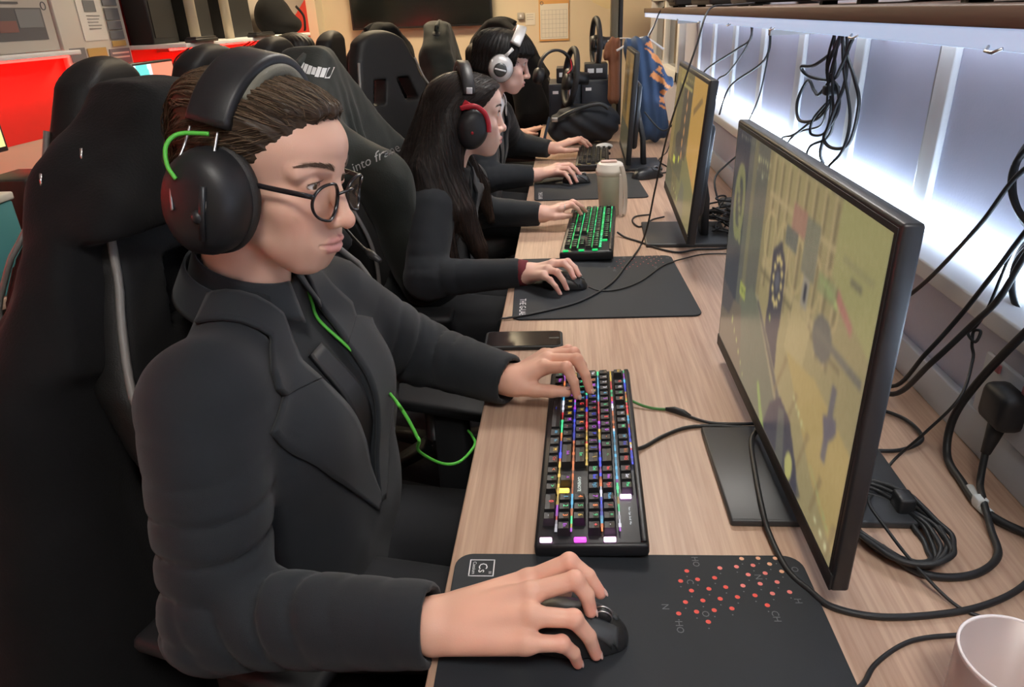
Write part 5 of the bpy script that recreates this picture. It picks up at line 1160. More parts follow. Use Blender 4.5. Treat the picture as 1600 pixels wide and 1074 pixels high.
# ================================================================ mouse pads
M_pad = mat('black_cloth_pad', (.0165, .021, .027), .72, bump=.25, bscale=1600, var=.08, vscale=5)
M_print = mat('white_print', (.75, .76, .78), .6); M_printg = mat('grey_print', (.13, .135, .15), .6); M_reddot = mat('red_dot_print', (.75, .08, .06), .6); M_ordot = mat('pale_orange_dot_print', (.80, .42, .26), .6); M_pkdot = mat('coral_dot_print', (.78, .2, .18), .6)
def mousepad(label, x0, x1, y0, y1, yaw, logo, dots=1., group='black mouse pads on the desk'):
    cx, cy = (x0 + x1) / 2, (y0 + y1) / 2; t = thing('mouse_pad', label, 'mouse pad', (cx, cy, .74), group)
    M = Matrix.Translation((cx, cy, .74)) @ Matrix.Rotation(math.radians(yaw), 4, 'Z'); W, D = x1 - x0, y1 - y0
    MB(M).prism(rrect(W, D, .022), .0003, .0042, bev=.0012).build('cloth', M_pad, t)
    r = random.Random(3); z = .0046; dot = {0: MB(M), 1: MB(M), 2: MB(M)}; sm = MB(M)
    def disc(mb, x, y, rad, n=12): mb.add([(x + rad * math.cos(6.2832 * i / n), y + rad * math.sin(6.2832 * i / n), z) for i in range(n)], [tuple(range(n))])
    for dx_, dy_ in [(0.1408, 0.0288), (0.1507, 0.0454), (0.1305, 0.0425), (0.1101, 0.0397), (0.1006, 0.0233), (0.1408, 0.0607), (0.1203, 0.0576), (0.1004, 0.0546), (0.0804, 0.0209), (0.0711, 0.007), (0.0511, 0.0047), (0.0307, 0.0023), (0.0603, 0.0184), (0.04, 0.0159), (0.0293, 0.0284), (0.0698, 0.0341), (0.0494, 0.0315), (0.0802, 0.0521), (0.0597, 0.0488), (0.0395, 0.0458), (0.1506, 0.0784), (0.1306, 0.0757), (0.1106, 0.0728), (0.0906, 0.0699), (0.0702, 0.0671), (0.0498, 0.064), (0.0298, 0.0614), (0.1609, 0.0955), (0.1407, 0.0926), (0.1208, 0.0901), (0.1007, 0.0873), (0.0603, 0.0819), (0.1305, 0.1069)]:
        x, y = W / 2 - dx_, D / 2 - max(dy_, .006); q = (.17 - dx_) / .17 * .55 + (.11 - dy_) / .11 * .45; k = 1 if q > .74 else 2 if q > .52 else 0
        disc(dot[k], x, y, .0029 * dots); disc(sm, x - .0012, y - .0093, .0009 * dots, 8)
    for k, m, n in ((0, M_reddot, 'red_dots'), (1, M_ordot, 'pale_orange_dots'), (2, M_pkdot, 'coral_dots')):
        if dot[k].v: dot[k].build(n, m, t)
    sm.build('small_grey_dots', M_printg, t)
    for dx_, dy_, txt in [(0.1279, 0.0128, 'HO'), (0.1403, 0.0466, 'C'), (0.0593, 0.0379, 'N'), (0.0132, 0.0247, 'O'), (0.0247, 0.0751, 'H'), (0.0555, 0.098, 'CH'), (0.1317, 0.0957, 'O'), (0.1632, 0.1146, 'HO'), (0.1746, 0.0858, 'N')]:
        x, y, s = W / 2 - dx_, D / 2 - dy_, .0115
        if dots < .01: continue
        V, F = text_geo(txt, s); lt = MB(M); lt.add(xf(Matrix.Translation((x, y, z)) @ Matrix.Rotation(-math.pi / 2, 4, 'Z'), V), F); lt.build('grey_lettering', M_printg, t)
    lg = MB(M)
    if logo == 'box':
        bx_, by_ = -W / 2 + .034, D / 2 - .026; w_, h_ = .031, .029
        for a, b in (((-w_ / 2, -h_ / 2), (w_ / 2, -h_ / 2 + .0014)), ((-w_ / 2, h_ / 2 - .0014), (w_ / 2, h_ / 2)), ((-w_ / 2, -h_ / 2), (-w_ / 2 + .0014, h_ / 2)), ((w_ / 2 - .0014, -h_ / 2), (w_ / 2, h_ / 2))):
            lg.add([(bx_ + a[0], by_ + a[1], z), (bx_ + b[0], by_ + a[1], z), (bx_ + b[0], by_ + b[1], z), (bx_ + a[0], by_ + b[1], z)], [(0, 1, 2, 3)])
        for txt, s, ox, oy in (('Cs', .0155, .001, 0), ('Caesium', .0062, -.0095, 0), ('55', .0045, .0105, -.008)):
            V, F = text_geo(txt, s); lg.add(xf(Matrix.Translation((bx_ + ox, by_ + oy, z)) @ Matrix.Rotation(-math.pi / 2, 4, 'Z'), V), F)
    else:
        V, F = text_geo('THE G-LAB', .021); lg.add(xf(Matrix.Translation((-W / 2 + .022, -D / 2 + .070, z)) @ Matrix.Rotation(-math.pi / 2, 4, 'Z'), V), F)
    lg.build('white_logo', M_print, t); return t
mousepad('nearest black mouse pad with a boxed white logo and red dots', -.138, .284, .31, .695, 1.0, 'box')
mousepad('middle black mouse pad with white lettering, between phone and green keyboard', -.132, .287, 1.448, 1.868, 2.2, 'text', .55)
mousepad('farthest black mouse pad under the far hand and tumbler', -.128, .282, 2.53, 2.96, 2.5, 'text', .0001)

# ================================================================ mice
M_mouse = mat('mouse_black', (.018, .019, .021), .38, bump=.05, bscale=600); M_mouseg = mat('mouse_grey_shell', (.05, .055, .06), .45)
def mouse(label, c, yaw, L=.122, W=.066, H=.039, group='computer mice on the desk', light=True):
    t = thing('computer_mouse', label, 'mouse', (c[0], c[1], c[2]), group); a = math.radians(yaw); R = np.array(R_(yaw)).astype(f32); c = A(*c)
    def f(P):
        q = (P - c) @ R; x = q[:, 0] / (L / 2); w = W / 2 * (.88 + .12 * np.cos(x * 2.6 + .4)); top = H * (.62 + .38 * np.cos((x + .25) * 1.25))
        d = np.maximum(np.maximum(np.abs(q[:, 0]) - L / 2, 0), 0)
        e = ((np.abs(x) ** 3.2) + np.abs(q[:, 1] / w) ** 2.8 + np.abs(np.maximum(q[:, 2], 0) / top) ** 2.4) ** .4 - 1
        e = e * H * .55; return np.maximum(e, -q[:, 2] + .001)
    sdf_obj('shell', f, c - L * .62, c + A(L * .62, L * .62, H * 1.3), .0022, M_mouse, t)
    M = Matrix.Translation(c.tolist()) @ Matrix.Rotation(a, 4, 'Z')
    for s in (-1, 1):
        g = np.stack(np.meshgrid(np.linspace(L * .08, L * .40, 14), np.linspace(.0055, W * .34, 8), indexing='ij'), -1); G = np.concatenate([g * A(1, s), np.full(g.shape[:2] + (1,), H * 1.6)], -1)
        G = xf(M, G.reshape(-1, 3)).reshape(14, 8, 3); patch('button', f, G if s < 0 else G[:, ::-1], (0, 0, -1), .0006, .0014, M_mouseg, t)
    w = MB(M).tube([(L * .27, -.0035, H * .80), (L * .27, .0035, H * .80)], .010, 18); w.build('scroll_wheel', M_black, t)
    w = MB(M)
    for y in (-.0034, .0034): w.tube([(L * .27 + .0101 * math.cos(q), y, H * .80 + .0101 * math.sin(q)) for q in np.linspace(0, 6.28, 20, endpoint=False)], .0009, 6, True)
    w.build('wheel_rim', M_metal, t); return t
mouse('nearest black mouse under the front man\'s right hand', (.002, .566, .7445), -4)
mouse('black mouse under the woman\'s right hand', (-.008, 1.640, .7445), -14, .112, .062, .037)
mouse('black mouse under the far man\'s hand on the farthest pad', (.035, 2.80, .7445), -8, .11, .06, .036)
mouse('unused black mouse beside the tumbler on the farthest pad edge', (.318, 2.87, .741), 25, .135, .07, .04)

# ================================================================ phone, tumbler, mug
ph = thing('smartphone', 'black smartphone lying face up on the desk edge', 'phone', (-.091, 1.33, .74)); Mp = Matrix.Translation((-.091, 1.328, .74)) @ Matrix.Rotation(math.radians(1.5), 4, 'Z')
MB(Mp).prism(rrect(.160, .078, .012), .0, .0085, bev=.002).build('case', M_blackm, ph); MB(Mp).prism(rrect(.150, .069, .009), .0085, .0092).build('display', mat('phone_glass', (.012, .012, .014), .12, spec=.7), ph)
MB(Mp).prism(rrect(.022, .006, .003, cx=.062), .0092, .0094).build('camera_cutout', M_black, ph)
tb = thing('tumbler', 'pale cream travel tumbler with a hanging strap between keyboards', 'cup', (.137, 2.325, .74)); Mt = Matrix.Translation((.137, 2.325, .74))
M_tum = mat('pale_olive_plastic', (.47, .47, .37), .35, var=.08, vscale=12); M_tuml = mat('cream_plastic', (.66, .62, .56), .4)
MB(Mt).lathe([(0, 0), (.030, 0), (.032, .003), (.0425, .148), (.041, .150)], 32).build('cup_body', M_tum, tb)
MB(Mt).lathe([(.0435, .132), (.0455, .136), (.0455, .150), (.0425, .152), (.041, .166), (.036, .170), (0, .170)], 32).build('lid', M_tuml, tb)
MB(Mt).box((-.03, -.008, .168), (.022, .008, .178), .004).build('lid_flap', mat('pinkish_plastic', (.68, .47, .42), .4), tb)
st = catmull([(.034, -.03, .165), (.046, -.03, .12), (.050, -.028, .05), (.046, -.034, .012), (.036, -.038, .016), (.035, -.036, .07), (.034, -.032, .14)], 6)
MB(Mt).strip(st, .014, .003, (1, .4, 0)).build('strap', mat('cream_strap', (.72, .66, .6), .6), tb)
mg = thing('drinking_glass', 'frosted drinking glass at the near corner of the desk', 'glass', (.392, .475, .74)); Mg = Matrix.Translation((.392, .470, .74))
M_frost = mat('frosted_plastic', (.92, .80, .78), .3, trans=.62, spec=.4)
MB(Mg).lathe([(0, 0), (.044, 0), (.047, .004), (.050, .09), (.0505, .094), (.0475, .094), (.0445, .008), (0, .006)], 40).build('glass_wall', M_frost, mg)
MB(Mg).tube([(.049 * math.cos(q), .049 * math.sin(q), .0945) for q in np.linspace(0, 6.2832, 48, endpoint=False)], .0016, 8, True).build('rim', mat('clear_rim', (.85, .8, .8), .15), mg)
M_dark = mat('black_case_steel', (.007, .007, .007), .6)
# ================================================================ things on the walls and far benches
def flat(name, mb, m, parent): return mb.build(name, m, parent)
M_paper = mat('paper', (.70, .66, .56), .7); M_greyp = mat('grey_poster_paper', (.45, .42, .38), .6); M_ink = mat('dark_ink', (.10, .10, .11), .6); M_ink2 = mat('grey_ink', (.30, .29, .27), .6)
M_och = mat('ochre_print', (.55, .36, .11), .6); M_slate = mat('slate_print', (.19, .20, .21), .6); M_org = mat('orange_cover', (.62, .33, .10), .6); M_maro = mat('maroon_print', (.22, .10, .09), .6); M_teal = mat('teal_plastic', (.09, .30, .30), .45)
def wall_left_sheet(t, name, y0, y1, z0, z1, m, lift):
    return MB().box((XL + .004 + lift, y0, z0), (XL + .0055 + lift, y1, z1)).build(name, m, t)
po = thing('poster', 'grey poster with a dark picture on the wall above the red band', 'poster', (XL, 2.8, 1.28))
wall_left_sheet(po, 'sheet', 2.50, 3.035, 1.288, 1.78, M_greyp, .012)
wall_left_sheet(po, 'picture', 2.62, 2.98, 1.33, 1.445, M_ink, .014); wall_left_sheet(po, 'picture_corner', 2.72, 2.82, 1.36, 1.40, M_maro, .0155); wall_left_sheet(po, 'picture_sky', 2.83, 2.97, 1.375, 1.44, M_slate, .0155)
wall_left_sheet(po, 'printed_line', 2.76, 2.86, 1.458, 1.466, M_ink, .014)
MB().tube([(XL + .0185, 3.0 + .014 * math.cos(a), 1.452 + .014 * math.sin(a)) for a in np.linspace(0, 6.28, 24, endpoint=False)], .002, 6, True).build('emblem_ring', M_ink, po)
ledge = thing('wall_ledge', 'pale ledge with a red light strip under the grey poster', 'ledge', (XL, 1.2, 1.26)); MB().box((XL + .001, -.6, 1.268), (XL + .10, 3.04, 1.286), .003).build('board', M_white, ledge); MB().box((XL + .03, -.5, 1.258), (XL + .055, 3.02, 1.2685)).build('red_light_strip', M_redled, ledge)
nb = thing('notice_board', 'cream notice board with pinned sheets right of the grey poster', 'notice board', (XL + .02, 3.28, 1.12))
MB().box((XL + .004, 3.05, 1.12), (XL + .024, 3.535, 1.80), .003).build('board', M_paper, nb)
wall_left_sheet(nb, 'notice_sheet', 3.20, 3.37, 1.315, 1.51, mat('white_paper', (.74, .72, .66), .7), .022); wall_left_sheet(nb, 'notice_picture', 3.245, 3.33, 1.43, 1.475, M_slate, .0245)
for k in range(5): wall_left_sheet(nb, 'notice_line', 3.25, 3.345 - .01 * (k % 3), 1.412 - k * .013, 1.416 - k * .013, M_ink2, .0245)
for k, (z0, z1, m) in enumerate(((1.455, 1.50, M_slate), (1.395, 1.445, M_slate), (1.355, 1.39, M_slate), (1.315, 1.35, M_slate), (1.285, 1.308, M_och))): wall_left_sheet(nb, 'timetable_card', 3.39, 3.50, z0, z1, m, .0245)
for y0, y1, z0, z1, m in ((3.075, 3.18, 1.235, 1.29, M_slate), (3.195, 3.335, 1.19, 1.285, M_och), (3.355, 3.52, 1.21, 1.275, M_slate), (3.355, 3.52, 1.14, 1.205, M_och), (3.195, 3.335, 1.13, 1.185, M_org)): wall_left_sheet(nb, 'leaflet', y0, y1, z0, z1, m, .0225)
for z_ in (1.253, 1.235): wall_left_sheet(nb, 'leaflet_line', 3.37, 3.505, z_, z_ + .007, M_paper, .0245)
for k in range(4): wall_left_sheet(nb, 'leaflet_figure', 3.37 + k * .036, 3.398 + k * .036, 1.155, 1.195, M_paper, .0245)
# left bench, its shelf and red light
bench = thing('desk', 'oak bench along the red wall on the far side of the room', 'desk', (-1.78, 4.0, 0))
MB().box((XL + .001, 1.3, .712), (-1.45, 6.2, .74), .003).build('desktop', M_oak, bench)
for y in (1.4, 2.9, 4.5, 6.1): MB().box((XL + .05, y, .09), (-1.52, y + .04, .712)).build('leg', M_dmetal, bench)
sl = thing('wall_shelf', 'pale shelf with red light on the left wall carrying dark equipment', 'shelf', (-1.95, 4.5, 1.26))
MB().box((XL + .001, 3.54, 1.262), (-1.80, 5.35, 1.282), .003).build('board', M_white, sl); MB().box((-1.90, 3.56, 1.252), (-1.88, 5.3, 1.261)).build('red_light_strip', M_redled, sl)
for y in (3.8, 4.5, 5.2): MB().box((XL + .001, y, 1.24), (-1.85, y + .02, 1.262)).build('bracket', M_metal, sl)
M_scrA = mat('white_lit_screen', (.02, .02, .02), .3, vcol='emit', emit=(1, 1, 1), estr=1.5)
def back_monitor(label, c, yaw, pic, W=.52, H=.31):
    t = thing('monitor', label, 'monitor', (c[0], c[1], .74), 'monitors on the red bench'); M = Matrix.Translation(c) @ Matrix.Rotation(math.radians(yaw), 4, 'Z')
    MB(M).box((-.03, -W / 2, 0), (0, W / 2, H), .004).build('casing', M_mon, t)
    P = [xf(M, q) for q in ((.001, -W / 2 + .01, H - .01), (.001, W / 2 - .01, H - .01), (.001, -W / 2 + .01, .015))]; o = screen_obj('screen', pic, P[0], P[1] - P[0], P[2] - P[0], t, 1.3)
    Mb = Matrix.Translation((c[0], c[1], .74)) @ Matrix.Rotation(math.radians(yaw), 4, 'Z'); MB(Mb).box((-.14, -.12, 0), (.09, .12, .012), .003).build('base_plate', M_mond, t); MB(Mb).box((-.07, -.03, .01), (-.03, .03, c[2] - .74 + .12), .004).build('stand_neck', M_mond, t)
pa = Pic(60, 36, (225, 120, 95)); pa.rect(0, 0, .62, 1, (215, 225, 230)).poly([(.36, .0), (.55, .0), (.6, .5), (.45, .6)], (90, 190, 185)).dash(.02, .1, .3, .5, 9, .08, .12, (235, 150, 140), .9, 3).dash(.72, .2, .9, .3, 4, .06, .05, (240, 220, 200), .8, 2)
pb = Pic(40, 24, (240, 110, 50)); pb.rect(0, .1, .3, .7, (235, 215, 225)).dash(.05, .2, .3, .7, 6, .12, .1, (200, 90, 80), .9, 4).rect(.8, .3, 1, .8, (240, 215, 205))
pc = Pic(30, 18, (196, 184, 146)); pc.rect(0, .86, 1, 1, (205, 196, 130)).dash(.1, .2, .8, .5, 5, .1, .06, (180, 168, 130), .8, 1)
back_monitor('lit monitor with a white and teal picture on the red bench', (-1.80, 3.13, .915), 0, pa, .50)
back_monitor('lit monitor with an orange picture farther along the red bench', (-1.80, 4.31, .93), 0, pb, .52)
back_monitor('pale yellow lit monitor nearest on the red bench', (-1.72, 1.88, 1.03), 0, pc, .50, .31)
# dark equipment on the left shelf and above it
for k, (y0, y1, z1, dx, lab) in enumerate(((3.55, 3.80, 1.72, .12, 'black computer case nearest on the left wall shelf'), (3.95, 4.20, 1.74, .12, 'wide black computer case in the middle of the left shelf'), (4.36, 4.75, 1.70, .12, 'black computer case farther along the left shelf'))):
    t = thing('computer_case', lab, 'computer', (-1.96, (y0 + y1) / 2, 1.282), 'computer cases on the left shelf')
    MB().box((-2.08, y0, 1.2825), (-2.08 + dx, y1, z1), .008).build('case', M_dark, t); MB().box((-2.08 + dx, y0 + .02, 1.31), (-2.077 + dx, y1 - .02, z1 - .02)).build('front_panel', M_dark, t)
    MB().box((-2.078 + dx, y0 + .04, z1 - .06), (-2.074 + dx, y0 + .06, z1 - .05)).build('power_button', M_metal, t)
for y in (3.875, 4.28): 
    o = MB().tube([(-1.91, y, 1.2825), (-1.91, y, 1.95)], .026, 16).build('cream_pipe', mat('cream_pipe_paint', (.62, .53, .38), .6)); props(o, 'cream vertical pipe standing between computer cases, ' + ('nearer one' if y < 4 else 'farther one'), 'pipe', 'cream pipes on the left wall')
for k, (y0, y1) in enumerate(((3.60, 3.84), (4.34, 4.62))):
    t = thing('keyboard', ('spare dark keyboard lying on the left shelf, nearer one', 'spare dark keyboard lying on the left shelf, farther one')[k], 'keyboard', (-1.84, y0, 1.282), 'spare keyboards on the left shelf')
    MB().box((-1.835, y0, 1.2825), (-1.775, y1, 1.30), .004).build('case', M_black, t); MB().box((-1.83, y0 + .01, 1.30), (-1.78, y1 - .01, 1.307), .002).build('key_field', M_key, t)
bp = thing('backpack', 'black backpack standing at the far end of the left shelf', 'bag', (-1.95, 5.1, 1.282))
def bpf(P): d = smin(ell(P, (-1.95, 5.10, 1.39), (.12, .15, .13)), ell(P, (-1.90, 5.12, 1.34), (.12, .14, .07)), .04); return np.maximum(d, 1.283 - P[:, 2]) + f32(.004) * noise(P, 30, 2)
sdf_obj('bag_body', bpf, (-2.1, 4.9, 1.27), (-1.74, 5.3, 1.56), .01, M_coat, bp); MB().tube(catmull([(-1.83, 5.22, 1.45), (-1.80, 5.26, 1.39), (-1.80, 5.26, 1.32), (-1.81, 5.27, 1.295)], 6), .009, 8, flat=(1, .4)).build('strap', M_pu, bp)
def cable(label, pts, r, m=None, group='black cables', closed=False, n=8, name='cable', cat='cable'):
    o = MB().tube(catmull(pts, 8, closed), r, n, closed).build(name, m or M_cab); return props(o, label, cat, group)
M_cab = mat('black_cable_sheath', (.016, .017, .019), .5)
for k, y in enumerate((3.62, 3.70, 4.36, 4.44, 4.5)): cable('black cable hanging from the left shelf against the red wall', [(-1.82, y, 1.265), (-1.93, y + .02, 1.2), (-1.95, y + .03 + .02 * (k % 2), 1.08), (-1.93, y + .06, .95), (-1.98, y + .05, .76)], .004, group='cables hanging from the left shelf')
tbx = thing('storage_box', 'teal storage box with a pale lid on the red bench at the picture edge', 'box', (-1.49, 1.72, .74)); MB().box((-1.53, 1.62, .7405), (-1.45, 1.75, .965), .006).build('box_body', M_teal, tbx); MB().box((-1.535, 1.615, .965), (-1.445, 1.755, .985), .004).build('lid', M_paper, tbx)
dbx = thing('desk_gadget', 'dark speaker box standing behind the teal storage box', 'gadget', (-1.53, 1.90, .74)); MB().box((-1.60, 1.83, .7405), (-1.46, 1.99, 1.0), .008).build('cabinet', M_dark, dbx); MB().box((-1.461, 1.845, .77), (-1.4565, 1.975, .97), .002).build('front_cover', M_pug, dbx)  # plain dark box in place of an unidentified device
# television, calendar, notes on the far wall
tv = thing('television', 'large black wall television on the cream far wall', 'television', (-1.18, YF, 1.27)); MB().box((-1.765, YF - .085, 1.268), (-.60, YF - .045, 1.94), .006).build('casing', M_black, tv)
MB().box((-1.75, YF - .0875, 1.285), (-.615, YF - .0845, 1.925)).build('screen', mat('dark_tv_glass', (.008, .01, .01), .14, spec=.6), tv); MB().box((-1.4, YF - .045, 1.45), (-.95, YF - .0005, 1.75)).build('wall_bracket', M_dmetal, tv)
cal = thing('wall_calendar', 'white wall calendar with a ruled grid and orange edge', 'calendar', (-.10, YF, 1.13)); MB().box((-.225, YF - .010, 1.128), (.022, YF - .001, 1.45)).build('backing', M_org, cal); MB().box((-.215, YF - .013, 1.142), (.015, YF - .0102, 1.405)).build('sheet', M_paper, cal)
gm = MB()
for i in range(8): gm.box((-.205 + i * .0298, YF - .0142, 1.155), (-.2035 + i * .0298, YF - .0132, 1.36))
for i in range(7): gm.box((-.205, YF - .0142, 1.155 + i * .034), (.004, YF - .0132, 1.1565 + i * .034))
gm.build('ruled_grid', M_ink2, cal); MB().tube([(-.2 + .012 * math.cos(a), YF - .014, 1.412 + .012 * math.sin(a)) for a in np.linspace(0, 6.28, 16, endpoint=False)], .002, 6, True).build('ring', M_ink, cal)
nt = thing('wall_note', 'small cream note pinned on the far wall beside the calendar', 'note', (-.29, YF, 1.26)); MB().box((-.335, YF - .004, 1.255), (-.255, YF - .001, 1.345)).build('sheet', M_paper, nt)
for k in range(3): MB().box((-.325, YF - .0052, 1.33 - k * .018), (-.27, YF - .0042, 1.333 - k * .018)).build('notice_line', M_ink2, nt)
sk = thing('wall_socket', 'grey switch box on the far wall left of the note', 'socket', (-.37, YF, 1.30)); MB().box((-.40, YF - .03, 1.30), (-.345, YF - .001, 1.35), .004).build('cover', mat('grey_plastic', (.4, .38, .33), .5), sk); MB().box((-.38, YF - .034, 1.315), (-.365, YF - .03, 1.335)).build('rocker', M_white, sk)
hb = thing('hanging_folder', 'cream cardboard folder hanging by the olive post', 'folder', (.25, 5.9, 1.36)); MB().prism([(.12, 1.62), (.40, 1.62), (.40, 1.352), (.30, 1.352), (.20, 1.40), (.14, 1.50)], 0, .02, M=Matrix(((1, 0, 0, 0), (0, 0, -1, 6.0), (0, 1, 0, 0), (0, 0, 0, 1)))).build('card', mat('cream_card', (.62, .50, .28), .7), hb)
MB().tube([(.26, 5.99, 1.6), (.26, 5.99, ZC)], .004, 6).build('hanging_cord', M_ink2, hb)

# ================================================================ the cluttered far end of the desk
M_navy = mat('navy_fabric', (.020, .035, .060), .8, bump=.3, bscale=300, var=.1, vscale=9, sheen=.1); M_navyd = mat('dark_navy_fabric', (.011, .015, .022), .75, bump=.35, bscale=260, var=.15, vscale=9)
M_lab = mat('white_sticker', (.72, .73, .74), .5); M_gbox = mat('blue_black_case', (.017, .024, .035), .45, bump=.05, bscale=400)
for k, (x0, x1, y0, y1, z0, z1, lab) in enumerate(((-.095, .075, 3.98, 4.30, .7405, 1.005, 'blue black computer case standing at the desk end under the steering wheel'), (.078, .235, 3.95, 4.30, .7405, 1.02, 'blue black computer case beside the olive post'))):
    t = thing('computer_case', lab, 'computer', ((x0 + x1) / 2, (y0 + y1) / 2, z0), 'computer cases at the desk end')
    MB().box((x0, y0, z0), (x1, y1, z1), .006).build('case', M_gbox, t); MB().box((x0 + .012, y0 - .003, z0 + .02), (x1 - .012, y0 + .001, z1 - .02), .002).build('front_panel', M_gbox, t); MB().tube([((x0 + x1) / 2, y0 - .003, z0 + .15), ((x0 + x1) / 2, y0 - .007, z0 + .15)], .022, 20).build('fan_cap', M_black, t)
    MB().box((x0 + .02, y0 - .0045, z1 - .05), (x0 + .05, y0 - .0035, z1 - .035)).build('sticker', M_lab, t)
for k, (x, z) in enumerate(((.005, 1.0055), (.155, 1.0205))):
    t = thing('power_supply_box', ('black boxed device with white stickers behind the steering wheel', 'black boxed device with white stickers on the case beside the post')[k], 'box', (x, 4.1, z), 'stickered black boxes')
    MB().box((x - .06, 4.02, z), (x + .06, 4.18, z + .075), .004).build('box_body', M_black, t)
    for q in range(2): MB().box((x - .045 + q * .045, 4.0185, z + .03), (x - .012 + q * .045, 4.0195, z + .052)).build('sticker', M_lab, t)
def wheel(label, c, yaw, tilt, R=.13):
    t = thing('steering_wheel', label, 'steering wheel', (c[0], c[1], c[2] - R), 'gaming steering wheels'); M = Matrix.Translation(c) @ Matrix.Rotation(math.radians(yaw), 4, 'Z') @ Matrix.Rotation(math.radians(tilt), 4, 'Y')
    MB(M).tube([(0, R * math.cos(a), R * math.sin(a)) for a in np.linspace(0, 6.2832, 48, endpoint=False)], .0145, 12, True).build('rim', M_blackm, t)
    for a in (0.15, math.pi - .15, -math.pi / 2): MB(M).strip([(.0, .025 * math.cos(a), .025 * math.sin(a)), (.004, R * math.cos(a), R * math.sin(a))], .035, .008, (0, -math.sin(a), math.cos(a))).build('spoke', M_metal, t)
    MB(M).lathe([(0, .03), (.036, .028), (.042, .01), (.042, -.01), (.03, -.05), (.03, -.09)], 28, M=Matrix.Rotation(math.radians(-90), 4, 'Y')).build('hub', M_black, t); MB(M).box((-.02, -.07, -.02), (-.01, .07, .02), .004).build('button_pod', M_dmetal, t); return t
wheel('silver spoked steering wheel standing edge on with a headset hung on it', (.018, 3.76, 1.055), 12, 8); wheel('dark steering wheel standing behind the stickered boxes by the post', (.155, 4.12, 1.19), 8, 0, .12)
hh = thing('headset', 'black headset hanging on the steering wheel at the desk end', 'headset', (-.06, 3.70, 1.0), 'gaming headsets'); Mh = Matrix.Translation((-.055, 3.68, 1.10)) @ Matrix.Rotation(math.radians(20), 4, 'Z') @ Matrix.Rotation(math.radians(14), 4, 'Y')
MB(Mh).strip([(.082 * math.sin(a), 0, .085 * math.cos(a)) for a in np.linspace(-1.9, 1.9, 30)], .03, .012, (0, 1, 0)).build('headband', M_hs, hh)
for s in (-1, 1): MB(Mh).lathe([(0, .022), (.03, .02), (.038, .008), (.038, -.018), (.02, -.022)], 24, M=Matrix.Translation((.078 * s, 0, -.045)) @ Matrix.Rotation(math.radians(90 * s), 4, 'Y')).build('ear_cup', M_hs, hh)
MB(Mh).tube(catmull([(.06, -.012, .06), (.075, -.016, .02), (.06, -.016, -.01)], 6), .004, 6).build('red_wire', M_red, hh)
bag = thing('duffel_bag', 'dark navy holdall with a strap lying on the desk end', 'bag', (.07, 3.72, .74))
def bagf(P): d = smin(rc(P, (-.03, 3.70, .815), (.17, 3.72, .835), .07, .088), ell(P, (.09, 3.70, .86), (.15, .1, .075)), .05); d = np.maximum(d, .7415 - P[:, 2]); return d + f32(.006) * noise(P, 28, 4) + f32(.004) * np.sin((P[:, 0] * 60 + P[:, 2] * 90 + 2 * noise(P, 20, 1)))
sdf_obj('bag_body', bagf, (-.16, 3.55, .73), (.31, 3.86, .99), .007, M_navyd, bag); MB().tube(catmull([(-.06, 3.615, .865), (0, 3.60, .90), (.08, 3.60, .93), (.16, 3.60, .942), (.20, 3.60, .92)], 6), .006, 6, flat=(1.6, .5)).build('strap', M_dmetal, bag); MB().tube(catmull([(-.085, 3.63, .88), (-.10, 3.60, .83), (-.115, 3.59, .77), (-.12, 3.60, .745)], 6), .010, 6, flat=(1.4, .5)).build('hanging_strap', M_navy, bag)
MB().box((-.075, 3.595, .865), (-.045, 3.607, .885), .003).build('buckle', M_metal, bag)
tray = thing('striped_tape_roll', 'black and white striped strip lying at the desk edge', 'tape', (-.115, 3.66, .74)); MB(Matrix.Translation((-.118, 3.62, .741)) @ Matrix.Rotation(math.radians(-12), 4, 'Z')).box((-.012, -.14, 0), (.012, .14, .012), .003).build('strip_body', M_black, tray)
for k in range(4): MB(Matrix.Translation((-.118, 3.62, .741)) @ Matrix.Rotation(math.radians(-12), 4, 'Z')).box((-.013, -.12 + k * .07, .002), (.013, -.095 + k * .07, .013), .002).build('white_stripe', M_lab, tray)
# jersey on a hanger
je = thing('sports_jersey', 'navy jersey with orange swirls hanging by the window', 'jersey', (.39, 3.72, .80))
def jef(P):
    d = smin(rc(P, (.31, 3.73, 1.19), (.37, 3.70, 1.19), .035, .035), rc(P, (.36, 3.71, 1.15), (.43, 3.69, .82), .045, .075), .05); d = smin(d, rc(P, (.36, 3.72, 1.18), (.46, 3.67, 1.02), .03, .045), .03); d = smin(d, rc(P, (.33, 3.74, 1.15), (.35, 3.74, .85), .04, .06), .05)
    q = np.arctan2(P[:, 1] - 3.72, P[:, 0] - .39); return d + f32(.006) * np.sin(P[:, 0] * 130 + P[:, 2] * 14 + 2 * noise(P, 9, 3)) + f32(.003) * noise(P, 45, 4)
M_jer = mat('jersey_cloth', (.035, .075, .17), .7, vcol=True, bump=.2, bscale=400)
def jecol(V):
    c = np.tile(A(.030, .068, .15), (len(V), 1)); c = c * (1 - .55 * sstep(V[:, 2], .92, .82))[:, None]; c = np.tile(A(.030, .068, .15), (len(V), 1))
    u = V[:, 0] - (.36 + (1.2 - V[:, 2]) * .29); w_ = np.abs(u - .045 + .02 * np.sin(V[:, 2] * 55)) < .022 + .012 * np.sin(V[:, 2] * 90 + 1); sw = np.sin(V[:, 2] * 150 + V[:, 0] * 90 + 2 * noise(V, 30, 6)) > -.55
    m = (w_ & sw & (V[:, 2] > .88) & (V[:, 1] < 3.72))[:, None]; return np.where(m, A(.75, .30, .10), c)
sdf_obj('cloth', jef, (.2, 3.55, .70), (.56, 3.84, 1.26), .006, M_jer, je, jecol, 1.4)
